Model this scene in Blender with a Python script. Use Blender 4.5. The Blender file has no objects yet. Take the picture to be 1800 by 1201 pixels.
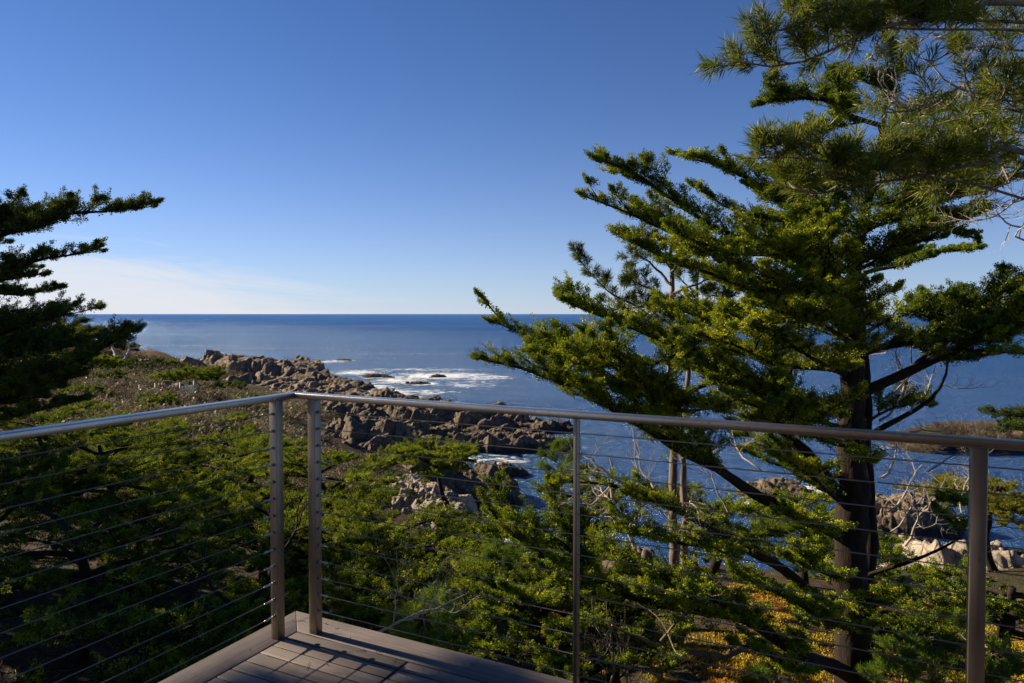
import bpy, math
import numpy as np

scene = bpy.context.scene
COL = scene.collection

# ------------------------------------------------------------------ camera, sky, sun, exposure
F = 1230.0                      # focal length in pixels of an 1800 px wide frame
PITCH = math.radians(1.5)
CZ = 20.0                       # eye height above the sea
PPY = 552 + F * math.tan(PITCH)
SUN_EL = math.radians(27.0)
SUN_AZ = math.radians(-64.0)    # measured from +Y, negative is to the left
EXPOSURE = 1.15
SKY_STRENGTH = 0.0505
SUN_STRENGTH = 5.0

cam_data = bpy.data.cameras.new('camera')
cam = bpy.data.objects.new('camera', cam_data)
COL.objects.link(cam)
cam.location = (0, 0, CZ)
cam.rotation_euler = (math.pi / 2 - PITCH, 0, 0)
cam_data.sensor_width = 36
cam_data.lens = 36 * F / 1800
cam_data.shift_y = -(600.5 - PPY) / 1800
cam_data.clip_start = 0.05
cam_data.clip_end = 200000
cam_data.dof.use_dof = True
cam_data.dof.focus_distance = 22
cam_data.dof.aperture_fstop = 9
scene.camera = cam

world = bpy.data.worlds.new('World')
scene.world = world
world.use_nodes = True
wt = world.node_tree
for n in list(wt.nodes):
    wt.nodes.remove(n)


class NT:
    """tiny node-tree helper"""
    def __init__(s, tree):
        s.t = tree

    def n(s, kind, **kw):
        nd = s.t.nodes.new(kind)
        for k, v in kw.items():
            if k.startswith('_'):
                setattr(nd, k[1:], v)
        return nd

    def put(s, sock, v):
        if isinstance(v, bpy.types.NodeSocket):
            s.t.links.new(v, sock)
        elif v is not None:
            sock.default_value = v

    def math(s, op, a, b=None, c=None, clamp=False):
        nd = s.n('ShaderNodeMath')
        nd.operation = op
        nd.use_clamp = clamp
        s.put(nd.inputs[0], a)
        s.put(nd.inputs[1], b)
        s.put(nd.inputs[2], c)
        return nd.outputs[0]

    def noise(s, vec, scale, detail=4, rough=0.55, dist=0.0):
        nd = s.n('ShaderNodeTexNoise')
        s.put(nd.inputs['Vector'], vec)
        nd.inputs['Scale'].default_value = scale
        nd.inputs['Detail'].default_value = detail
        nd.inputs['Roughness'].default_value = rough
        nd.inputs['Distortion'].default_value = dist
        return nd.outputs['Fac']

    def voro(s, vec, scale, feature='DISTANCE_TO_EDGE'):
        nd = s.n('ShaderNodeTexVoronoi')
        nd.feature = feature
        s.put(nd.inputs['Vector'], vec)
        nd.inputs['Scale'].default_value = scale
        return nd.outputs['Distance']

    def ramp(s, fac, stops, interp='LINEAR'):
        nd = s.n('ShaderNodeValToRGB')
        cr = nd.color_ramp
        cr.interpolation = interp
        while len(cr.elements) < len(stops):
            cr.elements.new(0.5)
        for e, (p, c) in zip(cr.elements, stops):
            e.position = p
            e.color = (c[0], c[1], c[2], 1) if not isinstance(c, (int, float)) else (c, c, c, 1)
        s.put(nd.inputs[0], fac)
        return nd.outputs[0]

    def mixc(s, fac, a, b, mode='MIX'):
        nd = s.n('ShaderNodeMix')
        nd.data_type = 'RGBA'
        nd.blend_type = mode
        s.put(nd.inputs[0], fac)
        s.put(nd.inputs[6], a if not isinstance(a, tuple) else (*a, 1))
        s.put(nd.inputs[7], b if not isinstance(b, tuple) else (*b, 1))
        return nd.outputs[2]

    def scale(s, vec, sc):
        nd = s.n('ShaderNodeMapping')
        s.put(nd.inputs[0], vec)
        nd.inputs['Scale'].default_value = sc
        return nd.outputs[0]

    def bump(s, h, strength, dist, normal=None):
        nd = s.n('ShaderNodeBump')
        nd.inputs['Strength'].default_value = strength
        nd.inputs['Distance'].default_value = dist
        s.put(nd.inputs['Height'], h)
        s.put(nd.inputs['Normal'], normal)
        return nd.outputs[0]

    def attr(s, name):
        nd = s.n('ShaderNodeAttribute')
        nd.attribute_name = name
        return nd.outputs['Fac']


W = NT(wt)
sky = W.n('ShaderNodeTexSky')
sky.sky_type = 'NISHITA'
sky.sun_disc = False
sky.sun_elevation = SUN_EL
sky.sun_rotation = SUN_AZ
sky.altitude = 0
sky.air_density = 0.7
sky.dust_density = 0.0
sky.ozone_density = 7.0
tc = W.n('ShaderNodeTexCoord')
sep = W.n('ShaderNodeSeparateXYZ')
W.put(sep.inputs[0], tc.outputs['Generated'])
az = W.math('MULTIPLY', W.math('ARCTAN2', sep.outputs[0], sep.outputs[1]), 57.2958)
el = W.math('MULTIPLY', W.math('ARCSINE', sep.outputs[2]), 57.2958)
# a thin veil of cirrus low over the sea on the left
comb = W.n('ShaderNodeCombineXYZ')
W.put(comb.inputs[0], W.math('MULTIPLY', az, 0.055))
W.put(comb.inputs[1], W.math('MULTIPLY', W.math('ADD', el, W.math('MULTIPLY', az, 0.1)), 0.42))
wisp = W.noise(comb.outputs[0], 1.6, 7, 0.6, 0.6)
wisp2 = W.noise(comb.outputs[0], 5.0, 6, 0.6, 0.3)
edge = W.math('MULTIPLY', W.math('ADD', az, 5.0), -0.195)         # upper edge of the veil in degrees
edge = W.math('MAXIMUM', edge, 0.25)
edge = W.math('MINIMUM', edge, 5.2)
e2 = W.math('ADD', edge, W.math('MULTIPLY', W.math('SUBTRACT', wisp, 0.5), 7.0))
cov = W.math('DIVIDE', W.math('SUBTRACT', e2, el), 2.4, clamp=True)
cov = W.math('MULTIPLY', cov, W.math('MULTIPLY_ADD', wisp2, 0.5, 0.55), clamp=True)
left = W.math('DIVIDE', W.math('ADD', W.math('MULTIPLY', az, -1), -5.0), 12.0, clamp=True)
cov = W.math('MULTIPLY', cov, left)
clear = W.mixc(1.0, sky.outputs[0], (0.80, 0.91, 1.04), 'MULTIPLY')
haze = W.math('MULTIPLY', W.math('POWER', 2.718, W.math('MULTIPLY', W.math('MAXIMUM', el, 0.0), -0.165)), 0.78)
hcol = W.mixc(W.math('DIVIDE', W.math('ADD', az, 40.0), 80.0, clamp=True), (6.6, 6.8, 7.3), (4.2, 4.9, 6.2))
skycol = W.mixc(haze, clear, hcol)
skycol = W.mixc(W.math('MULTIPLY', cov, 0.85), skycol, (7.4, 7.3, 7.6))
bg = W.n('ShaderNodeBackground')
W.put(bg.inputs[0], skycol)
bg.inputs[1].default_value = SKY_STRENGTH
wo = W.n('ShaderNodeOutputWorld')
W.put(wo.inputs[0], bg.outputs[0])

sun_data = bpy.data.lights.new('sun', 'SUN')
sun_data.energy = SUN_STRENGTH
sun_data.angle = math.radians(0.5)
sun_data.color = (1.0, 0.83, 0.60)
sun = bpy.data.objects.new('sun', sun_data)
COL.objects.link(sun)
sun.location = (-20, 10, 60)
SUN_DIR = np.array([math.sin(SUN_AZ) * math.cos(SUN_EL), math.cos(SUN_AZ) * math.cos(SUN_EL), math.sin(SUN_EL)])
sun.rotation_euler = (math.pi / 2 - SUN_EL, 0, math.pi - SUN_AZ)

scene.view_settings.view_transform = 'Standard'
scene.view_settings.look = 'None'
scene.view_settings.gamma = 1
scene.view_settings.exposure = EXPOSURE
scene.render.engine = 'CYCLES'
scene.cycles.max_bounces = 6
scene.cycles.diffuse_bounces = 2
scene.cycles.glossy_bounces = 3
scene.cycles.transparent_max_bounces = 4
scene.cycles.caustics_reflective = False
scene.cycles.caustics_refractive = False


def at(px, py, d):
    """world point seen at a pixel of the 1800x1201 photograph, d metres ahead"""
    cp, sp = math.cos(PITCH), math.sin(PITCH)
    u = PPY - py
    v = np.array([px - 900.0, F * cp + u * sp, -F * sp + u * cp])
    v = v * (d / v[1])
    return np.array([v[0], v[1], CZ + v[2]])


# ------------------------------------------------------------------ materials
def new_mat(name):
    m = bpy.data.materials.new(name)
    m.use_nodes = True
    t = m.node_tree
    for n in list(t.nodes):
        t.nodes.remove(n)
    return m, NT(t)


def out(N, shader):
    o = N.n('ShaderNodeOutputMaterial')
    N.put(o.inputs[0], shader)


def principled(N, col, rough=0.7, metal=0.0, normal=None, spec=0.5):
    p = N.n('ShaderNodeBsdfPrincipled')
    N.put(p.inputs['Base Color'], col if not isinstance(col, tuple) else (*col, 1))
    N.put(p.inputs['Roughness'], rough)
    N.put(p.inputs['Metallic'], metal)
    N.put(p.inputs['Specular IOR Level'], spec)
    N.put(p.inputs['Normal'], normal)
    return p.outputs[0]


def obj_coord(N):
    return N.n('ShaderNodeTexCoord').outputs['Object']


def foliage_mat(name, stops, transl=0.25, gloss=0.015):
    m, N = new_mat(name)
    t = N.attr('tint')
    col = N.ramp(t, stops)
    d = N.n('ShaderNodeBsdfDiffuse')
    N.put(d.inputs[0], col)
    tr = N.n('ShaderNodeBsdfTranslucent')
    N.put(tr.inputs[0], N.mixc(0.5, col, (0.18, 0.21, 0.014), 'MIX'))
    mx = N.n('ShaderNodeMixShader')
    mx.inputs[0].default_value = transl
    N.put(mx.inputs[1], d.outputs[0])
    N.put(mx.inputs[2], tr.outputs[0])
    g = N.n('ShaderNodeBsdfGlossy')
    g.inputs['Roughness'].default_value = 0.45
    g.inputs['Color'].default_value = (0.8, 0.85, 0.7, 1)
    m2 = N.n('ShaderNodeMixShader')
    m2.inputs[0].default_value = gloss
    N.put(m2.inputs[1], mx.outputs[0])
    N.put(m2.inputs[2], g.outputs[0])
    out(N, m2.outputs[0])
    return m


def bark_mat(name, dark, light, scale=1.0, bump=0.5):
    m, N = new_mat(name)
    c = obj_coord(N)
    s = N.scale(c, (9 * scale, 9 * scale, 1.6 * scale))
    n1 = N.noise(s, 1.5, 6, 0.65, 0.4)
    n2 = N.noise(c, 1.3 * scale, 3)
    col = N.ramp(N.math('MULTIPLY_ADD', n2, 0.5, N.math('MULTIPLY', n1, 0.6)), [(0.35, dark), (0.75, light)])
    nb = N.bump(n1, bump, 0.05)
    out(N, principled(N, col, 0.9, 0, nb, 0.2))
    return m


def rock_mat(name, dark, mid, light, scale=1.0, lichen=None, wet=True):
    m, N = new_mat(name)
    c = obj_coord(N)
    n1 = N.noise(c, 0.35 * scale, 8, 0.65, 0.6)
    n2 = N.noise(c, 1.6 * scale, 7, 0.7, 0.3)
    n3 = N.noise(N.scale(c, (1, 1, 0.35)), 3.2 * scale, 6, 0.7, 0.5)
    v = N.voro(N.mixc(0.35, c, N.n('ShaderNodeTexNoise').outputs['Color']), 0.8 * scale)
    crack = N.ramp(v, [(0.0, 0.0), (0.06, 1.0)])
    col = N.ramp(N.math('ADD', N.math('MULTIPLY', n1, 0.5), N.math('MULTIPLY', n2, 0.5)), [(0.34, dark), (0.5, mid), (0.68, light)])
    col = N.mixc(N.math('MULTIPLY', N.math('SUBTRACT', 1.0, crack), 0.55), col, tuple(0.4 * x for x in dark))
    if lichen:
        col = N.mixc(N.ramp(N.noise(c, 0.8 * scale, 6, 0.7), [(0.55, 0.0), (0.68, 0.8)]), col, lichen)
    if wet:     # the tide line: dark algae and wet stone on the lowest metre
        g = N.n('ShaderNodeNewGeometry')
        sp = N.n('ShaderNodeSeparateXYZ')
        N.put(sp.inputs[0], g.outputs['Position'])
        k = N.math('DIVIDE', N.math('SUBTRACT', N.math('MULTIPLY_ADD', n1, 1.6, 0.6), sp.outputs[2]), 0.9, clamp=True)
        col = N.mixc(N.math('MULTIPLY', k, 0.8), col, (0.018, 0.016, 0.013))
    h = N.math('ADD', N.math('MULTIPLY', n2, 0.8), N.math('ADD', N.math('MULTIPLY', n3, 0.6), N.math('MULTIPLY', crack, 0.35)))
    nb = N.bump(h, 0.9, 0.28 / scale)
    out(N, principled(N, col, 0.85, 0, nb, 0.25))
    return m


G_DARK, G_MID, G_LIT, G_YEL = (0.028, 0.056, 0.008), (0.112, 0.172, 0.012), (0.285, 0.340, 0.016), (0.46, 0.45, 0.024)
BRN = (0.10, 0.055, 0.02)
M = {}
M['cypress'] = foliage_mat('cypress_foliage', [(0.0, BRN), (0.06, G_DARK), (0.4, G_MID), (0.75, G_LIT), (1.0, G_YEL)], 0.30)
M['cypress_dark'] = foliage_mat('dark_cypress_foliage', [(0.0, (0.05, 0.035, 0.012)), (0.06, (0.022, 0.042, 0.013)), (0.5, (0.066, 0.105, 0.022)), (1.0, (0.15, 0.18, 0.026))], 0.2)
M['cypress_yellow'] = foliage_mat('yellow_cypress_foliage', [(0.0, BRN), (0.06, (0.06, 0.075, 0.012)), (0.5, (0.15, 0.16, 0.018)), (1.0, (0.27, 0.24, 0.022))], 0.3)
M['pine'] = foliage_mat('pine_needles', [(0.0, (0.30, 0.19, 0.11)), (0.05, (0.10, 0.07, 0.03)), (0.1, (0.028, 0.055, 0.014)), (0.5, (0.100, 0.138, 0.022)), (1.0, (0.29, 0.29, 0.04))], 0.32, 0.02)
M['young_pine'] = foliage_mat('young_pine_needles', [(0.0, (0.05, 0.10, 0.012)), (0.5, (0.09, 0.17, 0.018)), (1.0, (0.16, 0.24, 0.03))], 0.35)
M['ice'] = foliage_mat('ice_plant_leaves', [(0.0, (0.10, 0.14, 0.02)), (0.2, (0.42, 0.36, 0.03)), (0.5, (0.62, 0.40, 0.025)), (0.82, (0.62, 0.22, 0.02)), (1.0, (0.34, 0.06, 0.02))], 0.3)
M['dry'] = foliage_mat('dry_brush_twigs', [(0.0, (0.09, 0.068, 0.05)), (0.5, (0.22, 0.172, 0.118)), (0.8, (0.36, 0.295, 0.18)), (1.0, (0.36, 0.32, 0.14))], 0.1, 0.02)
M['lichen'] = foliage_mat('lichen_strands', [(0.0, (0.22, 0.23, 0.15)), (1.0, (0.38, 0.38, 0.24))], 0.3, 0.0)
M['litter'] = foliage_mat('dead_leaf_litter', [(0.0, (0.04, 0.025, 0.015)), (0.6, (0.15, 0.085, 0.045)), (1.0, (0.30, 0.20, 0.12))], 0.15, 0.02)
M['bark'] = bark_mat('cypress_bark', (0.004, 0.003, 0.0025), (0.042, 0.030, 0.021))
M['bark_grey'] = bark_mat('grey_pine_bark', (0.06, 0.045, 0.035), (0.27, 0.20, 0.15), 1.2)
M['bark_dead'] = bark_mat('bleached_dead_wood', (0.20, 0.165, 0.135), (0.52, 0.45, 0.38), 1.6, 0.3)
M['bark_pine'] = bark_mat('pine_branch_bark', (0.07, 0.05, 0.04), (0.30, 0.23, 0.18), 2.0)
M['rock_dark'] = rock_mat('dark_sea_rock', (0.040, 0.030, 0.022), (0.125, 0.093, 0.064), (0.28, 0.205, 0.13), 1.0)
M['rock_tan'] = rock_mat('tan_granite', (0.055, 0.042, 0.030), (0.19, 0.143, 0.096), (0.37, 0.28, 0.18), 1.0)
M['rock_pale'] = rock_mat('pale_granite', (0.12, 0.10, 0.082), (0.32, 0.27, 0.215), (0.50, 0.43, 0.34), 2.2, None, False)


def mat_ground():
    m, N = new_mat('coastal_soil')
    c = obj_coord(N)
    n1 = N.noise(c, 0.12, 6, 0.6, 0.5)
    n2 = N.noise(c, 1.4, 7, 0.7)
    n3 = N.noise(c, 9.0, 5, 0.7)
    soil = N.ramp(N.math('ADD', N.math('MULTIPLY', n2, 0.6), N.math('MULTIPLY', n3, 0.4)), [(0.3, (0.022, 0.015, 0.010)), (0.55, (0.065, 0.046, 0.032)), (0.75, (0.14, 0.105, 0.075))])
    green = N.ramp(n3, [(0.35, (0.018, 0.028, 0.010)), (0.65, (0.065, 0.075, 0.022))])
    col = N.mixc(N.ramp(n1, [(0.48, 0.0), (0.6, 0.7)]), soil, green)
    orange = N.ramp(n3, [(0.35, (0.10, 0.06, 0.02)), (0.6, (0.33, 0.16, 0.03))])
    col = N.mixc(N.math('MULTIPLY', N.attr('ice'), N.ramp(n2, [(0.45, 0.0), (0.55, 1.0)])), col, orange)
    g = N.n('ShaderNodeNewGeometry')
    sp = N.n('ShaderNodeSeparateXYZ')
    N.put(sp.inputs[0], g.outputs['True Normal'])
    cliff = N.ramp(sp.outputs[2], [(0.72, 1.0), (0.88, 0.0)])
    rockc = N.ramp(N.noise(c, 0.7, 8, 0.7, 0.8), [(0.35, (0.035, 0.028, 0.022)), (0.6, (0.15, 0.118, 0.088)), (0.75, (0.26, 0.21, 0.155))])
    col = N.mixc(cliff, col, rockc)
    nb = N.bump(N.math('ADD', n2, N.math('MULTIPLY', n3, 0.35)), 0.9, 0.25)
    out(N, principled(N, col, 0.95, 0, nb, 0.1))
    return m


def mat_sea():
    m, N = new_mat('sea_water')
    c = obj_coord(N)
    w1 = N.noise(N.scale(c, (0.06, 0.16, 1)), 1.0, 5, 0.6, 0.3)
    w2 = N.noise(N.scale(c, (0.35, 0.8, 1)), 1.0, 6, 0.65, 0.2)
    w3 = N.noise(N.scale(c, (1.6, 3.2, 1)), 1.0, 5, 0.6)
    big = N.noise(N.scale(c, (0.0016, 0.006, 1)), 1.0, 5, 0.6, 0.6)
    h = N.math('ADD', N.math('MULTIPLY', w1, 1.9), N.math('ADD', N.math('MULTIPLY', w2, 1.5), N.math('MULTIPLY', w3, 0.7)))
    nb = N.bump(h, 1.0, 1.25)
    col = N.ramp(big, [(0.35, (0.012, 0.058, 0.195)), (0.65, (0.018, 0.082, 0.265))])
    shallow = N.attr('shallow')
    col = N.mixc(shallow, col, (0.012, 0.075, 0.085))
    rough = N.ramp(big, [(0.4, 0.16), (0.6, 0.26)])
    dif = N.n('ShaderNodeBsdfDiffuse')
    N.put(dif.inputs[0], col)
    N.put(dif.inputs['Normal'], nb)
    gl = N.n('ShaderNodeBsdfGlossy')
    gl.inputs[0].default_value = (0.66, 0.84, 1, 1)
    N.put(gl.inputs['Roughness'], rough)
    N.put(gl.inputs['Normal'], nb)
    lw = N.n('ShaderNodeLayerWeight')
    lw.inputs[0].default_value = 0.5
    N.put(lw.inputs['Normal'], nb)
    fr = N.math('MULTIPLY_ADD', N.math('POWER', lw.outputs['Facing'], 4.0), 0.42, 0.05)
    wm = N.n('ShaderNodeMixShader')
    N.put(wm.inputs[0], fr)
    N.put(wm.inputs[1], dif.outputs[0])
    N.put(wm.inputs[2], gl.outputs[0])
    water = wm.outputs[0]
    f1 = N.noise(N.scale(c, (0.22, 0.34, 1)), 1.0, 9, 0.72, 1.6)
    f2 = N.voro(N.scale(c, (0.5, 0.8, 1)), 1.0)
    fm = N.math('MULTIPLY_ADD', N.math('SUBTRACT', f1, 0.5), 1.7, N.attr('foam'))
    fm = N.math('SUBTRACT', fm, N.math('MULTIPLY', f2, 0.16))
    fm = N.ramp(fm, [(0.18, 0.0), (0.28, 0.55), (0.44, 1.0)])
    fm = N.math('MULTIPLY', fm, N.math('MULTIPLY', N.attr('foam'), 8.0, clamp=True))
    foam = principled(N, (0.72, 0.75, 0.78), 0.8, 0, N.bump(f1, 0.6, 0.4), 0.2)
    mx = N.n('ShaderNodeMixShader')
    N.put(mx.inputs[0], fm)
    N.put(mx.inputs[1], water)
    N.put(mx.inputs[2], foam)
    out(N, mx.outputs[0])
    return m


def mat_steel(name='brushed_stainless_steel', c0=(0.33, 0.295, 0.255), c1=(0.45, 0.41, 0.365), r0=0.2):
    m, N = new_mat(name)
    c = obj_coord(N)
    g = N.noise(N.scale(c, (160, 160, 160)), 1.0, 3)
    st = N.noise(N.scale(c, (90, 90, 5)), 1.0, 5, 0.7)
    spot = N.ramp(N.noise(N.scale(c, (70, 70, 28)), 1.0, 3, 0.6), [(0.66, 0.0), (0.74, 1.0)])
    col = N.ramp(N.noise(c, 4.0, 4), [(0.3, c0), (0.7, c1)])
    col = N.mixc(N.math('MULTIPLY', spot, 0.7), col, (0.20, 0.10, 0.05))
    r = N.math('MULTIPLY_ADD', st, 0.22, r0)
    out(N, principled(N, col, r, 1.0, N.bump(N.math('ADD', st, g), 0.06, 0.002)))
    return m


def mat_wood(name, along='x'):
    m, N = new_mat(name)
    c = obj_coord(N)
    sc = (3.0, 70, 40) if along == 'x' else (70, 3.0, 40)
    g = N.noise(N.scale(c, sc), 1.0, 6, 0.65, 0.4)
    g2 = N.noise(N.scale(c, tuple(v * 3 for v in sc)), 1.0, 4, 0.6)
    bl = N.noise(c, 3.5, 4, 0.6)
    tint = N.attr('tint')
    f = N.math('ADD', N.math('MULTIPLY', g, 0.55), N.math('ADD', N.math('MULTIPLY', bl, 0.3), N.math('MULTIPLY', tint, 0.22)))
    col = N.ramp(f, [(0.3, (0.042, 0.034, 0.030)), (0.55, (0.102, 0.083, 0.073)), (0.8, (0.19, 0.160, 0.141))])
    nb = N.bump(N.math('ADD', g, N.math('MULTIPLY', g2, 0.6)), 0.35, 0.004)
    out(N, principled(N, col, 0.62, 0, nb, 0.35))
    return m


M['ground'] = mat_ground()
M['sea'] = mat_sea()
M['steel'] = mat_steel()
M['post_steel'] = mat_steel('dull_stainless_steel', (0.21, 0.178, 0.145), (0.30, 0.26, 0.215), 0.34)
m_, N_ = new_mat('twisted_steel_cable')
c_ = obj_coord(N_)
w_ = N_.n('ShaderNodeTexWave')
w_.bands_direction = 'DIAGONAL'
w_.inputs['Scale'].default_value = 120
N_.put(w_.inputs['Vector'], c_)
out(N_, principled(N_, (0.17, 0.15, 0.135), 0.55, 0.6, N_.bump(w_.outputs['Fac'], 0.5, 0.001), 0.3))
M['cable'] = m_
M['wood'] = mat_wood('weathered_deck_wood', 'x')
M['wood_y'] = mat_wood('weathered_border_wood', 'y')
m_, N_ = new_mat('white_fence_paint')
out(N_, principled(N_, N_.ramp(N_.noise(obj_coord(N_), 3, 4), [(0.3, (0.38, 0.37, 0.35)), (0.7, (0.62, 0.61, 0.58))]), 0.7))
M['fence'] = m_


# ------------------------------------------------------------------ mesh building (all quads, numpy)
class MB:
    def __init__(s):
        s.v, s.f, s.t, s.nv = [], [], [], 0
        s.extra = {}

    def add(s, v, f, t=0.5):
        v = np.asarray(v, float).reshape(-1, 3)
        f = np.asarray(f, np.int64).reshape(-1, 4)
        s.v.append(v)
        s.f.append(f + s.nv)
        s.t.append(np.broadcast_to(np.asarray(t, float), (len(v),)).copy())
        s.nv += len(v)

    def tube(s, pts, rad, n=8, t=0.5, rough=0.0, rng=None, cap=True):
        pts = np.asarray(pts, float)
        rad = np.broadcast_to(np.asarray(rad, float), (len(pts),))
        tg = np.gradient(pts, axis=0)
        tg /= np.linalg.norm(tg, axis=1, keepdims=True) + 1e-9
        ref = np.array([0, 0, 1.0]) if abs(tg[:, 2].mean()) < 0.8 else np.array([1.0, 0, 0])
        a = np.cross(tg, ref)
        a /= np.linalg.norm(a, axis=1, keepdims=True) + 1e-9
        b = np.cross(tg, a)
        th = np.arange(n) * 2 * math.pi / n
        rr = rad[:, None] * np.ones(n)
        if rough and rng is not None:
            rr = rr * (1 + rough * rng.normal(size=rr.shape))
        v = pts[:, None] + rr[..., None] * (a[:, None] * np.cos(th)[None, :, None] + b[:, None] * np.sin(th)[None, :, None])
        i = np.arange(len(pts) - 1)[:, None] * n
        j = np.arange(n)[None]
        k = (j + 1) % n
        f = np.stack([i + j, i + k, i + n + k, i + n + j], -1).reshape(-1, 4)
        vv = v.reshape(-1, 3)
        if cap:
            c0, c1 = len(vv), len(vv) + 1
            vv = np.vstack([vv, pts[0], pts[-1]])
            e = (len(pts) - 1) * n
            jj = np.arange(0, n, 2)
            f = np.vstack([f, np.stack([np.full_like(jj, c0), (jj + 2) % n, (jj + 1) % n, jj], -1),
                           np.stack([np.full_like(jj, c1), e + jj, e + (jj + 1) % n, e + (jj + 2) % n], -1)])
        s.add(vv, f, t)

    def segs(s, P0, P1, r0, r1, t=0.5):
        """many thin three sided twigs"""
        P0, P1 = np.asarray(P0, float), np.asarray(P1, float)
        n = len(P0)
        if n == 0:
            return
        d = P1 - P0
        d /= np.linalg.norm(d, axis=1, keepdims=True) + 1e-9
        ref = np.where(np.abs(d[:, 2:3]) < 0.8, np.array([[0, 0, 1.0]]), np.array([[1.0, 0, 0]]))
        a = np.cross(d, ref)
        a /= np.linalg.norm(a, axis=1, keepdims=True) + 1e-9
        b = np.cross(d, a)
        r0 = np.broadcast_to(r0, (n,))
        r1 = np.broadcast_to(r1, (n,))
        vs = []
        for P, r in ((P0, r0), (P1, r1)):
            for k in range(3):
                c, q = math.cos(k * 2.0944), math.sin(k * 2.0944)
                vs.append(P + r[:, None] * (a * c + b * q))
        v = np.stack(vs, 1)
        base = np.arange(n)[:, None, None] * 6
        f = base + np.array([[0, 1, 4, 3], [1, 2, 5, 4], [2, 0, 3, 5]])[None]
        t = np.repeat(np.broadcast_to(t, (n,)), 6)
        s.add(v.reshape(-1, 3), f.reshape(-1, 4), t)

    def kites(s, base, d, L, w, rng, t, mid=0.55):
        """leaf sized kites: base point, unit direction, length, half width"""
        n = len(base)
        if n == 0:
            return
        sd = np.cross(d, rng.normal(size=(n, 3)))
        sd /= np.linalg.norm(sd, axis=1, keepdims=True) + 1e-9
        L = np.broadcast_to(L, (n,))[:, None]
        w = np.broadcast_to(w, (n,))[:, None]
        m = base + d * L * mid
        v = np.stack([base, m + sd * w, base + d * L, m - sd * w], 1)
        f = np.arange(n * 4).reshape(n, 4)
        s.add(v.reshape(-1, 3), f, np.repeat(np.broadcast_to(t, (n,)), 4))

    def lumps(s, C, S, B, K, rng, tint, wk=0.25):
        """rounded fuzzy tufts: short scale sprays standing on a small ball"""
        n = len(C)
        if n == 0:
            return
        K = int(K * 1.45)
        d = rng.normal(size=(n, K, 3))
        d /= np.linalg.norm(d, axis=2, keepdims=True)
        d = d + B[:, None] * 0.55
        d /= np.linalg.norm(d, axis=2, keepdims=True) + 1e-9
        R = S[:, None] * rng.uniform(0.2, 0.62, (n, K))
        base = C[:, None] + d * R[..., None] + B[:, None] * (S[:, None] * rng.uniform(-0.6, 0.9, (n, K)))[..., None]
        e = d + 0.45 * rng.normal(size=d.shape) + B[:, None] * 0.35
        e /= np.linalg.norm(e, axis=2, keepdims=True) + 1e-9
        L = S[:, None] * rng.uniform(0.38, 0.7, (n, K))
        t = np.clip(tint[:, None] + rng.normal(0, 0.07, (n, K)), 0.07, 1)
        t = np.where(rng.random((n, K)) < 0.012, 0.0, t)
        s.kites(base.reshape(-1, 3), e.reshape(-1, 3), L.ravel(), L.ravel() * (wk * 1.1), rng, t.ravel(), 0.6)

    def box(s, x0, x1, y0, y1, z0, z1, t=0.5):
        v = [(x0, y0, z0), (x1, y0, z0), (x1, y1, z0), (x0, y1, z0), (x0, y0, z1), (x1, y0, z1), (x1, y1, z1), (x0, y1, z1)]
        s.add(v, [(0, 3, 2, 1), (4, 5, 6, 7), (0, 1, 5, 4), (1, 2, 6, 5), (2, 3, 7, 6), (3, 0, 4, 7)], t)

    def build(s, name, mat, parent=None, origin=None, smooth=False, bevel=0.0):
        v = np.vstack(s.v)
        f = np.vstack(s.f)
        t = np.concatenate(s.t)
        if origin is not None:
            v = v - np.asarray(origin)
        me = bpy.data.meshes.new(name)
        me.vertices.add(len(v))
        me.vertices.foreach_set('co', v.astype(np.float32).ravel())
        me.loops.add(f.size)
        me.loops.foreach_set('vertex_index', f.astype(np.int32).ravel())
        me.polygons.add(len(f))
        me.polygons.foreach_set('loop_start', np.arange(0, f.size, 4, dtype=np.int32))
        me.update(calc_edges=True)
        if smooth:
            me.polygons.foreach_set('use_smooth', np.ones(len(f), bool))
        me.attributes.new('tint', 'FLOAT', 'POINT').data.foreach_set('value', t.astype(np.float32))
        for k, a in s.extra.items():
            me.attributes.new(k, 'FLOAT', 'POINT').data.foreach_set('value', np.asarray(a, np.float32))
        me.materials.append(mat)
        o = bpy.data.objects.new(name, me)
        COL.objects.link(o)
        if parent is not None:
            o.parent = parent
        elif origin is not None:
            o.location = origin
        if bevel:
            bv = o.modifiers.new('bevel', 'BEVEL')
            bv.width = bevel
            bv.segments = 2
        return o


def tag(o, label=None, cat=None, group=None, kind=None):
    for k, v in (('label', label), ('category', cat), ('group', group), ('kind', kind)):
        if v:
            o[k] = v
    return o


def thing(name, label, cat, loc=(0, 0, 0), group=None, rz=0.0):
    o = bpy.data.objects.new(name, None)
    COL.objects.link(o)
    o.empty_display_size = 0.3
    o.location = tuple(loc)
    o.rotation_euler = (0, 0, rz)
    return tag(o, label, cat, group)


def resample(pts, n):
    pts = np.asarray(pts, float)
    if len(pts) > 2:                     # Catmull-Rom smoothing
        P = np.vstack([2 * pts[0] - pts[1], pts, 2 * pts[-1] - pts[-2]])
        o = []
        for i in range(1, len(P) - 2):
            for u in np.linspace(0, 1, 8, endpoint=False):
                a, b, c, d = P[i - 1], P[i], P[i + 1], P[i + 2]
                o.append(0.5 * ((2 * b) + (c - a) * u + (2 * a - 5 * b + 4 * c - d) * u * u + (3 * b - a - 3 * c + d) * u ** 3))
        o.append(pts[-1])
        pts = np.array(o)
    s = np.concatenate([[0], np.cumsum(np.linalg.norm(np.diff(pts, axis=0), axis=1))])
    q = np.linspace(0, s[-1], n)
    return np.stack([np.interp(q, s, pts[:, k]) for k in range(pts.shape[1])], 1)


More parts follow.
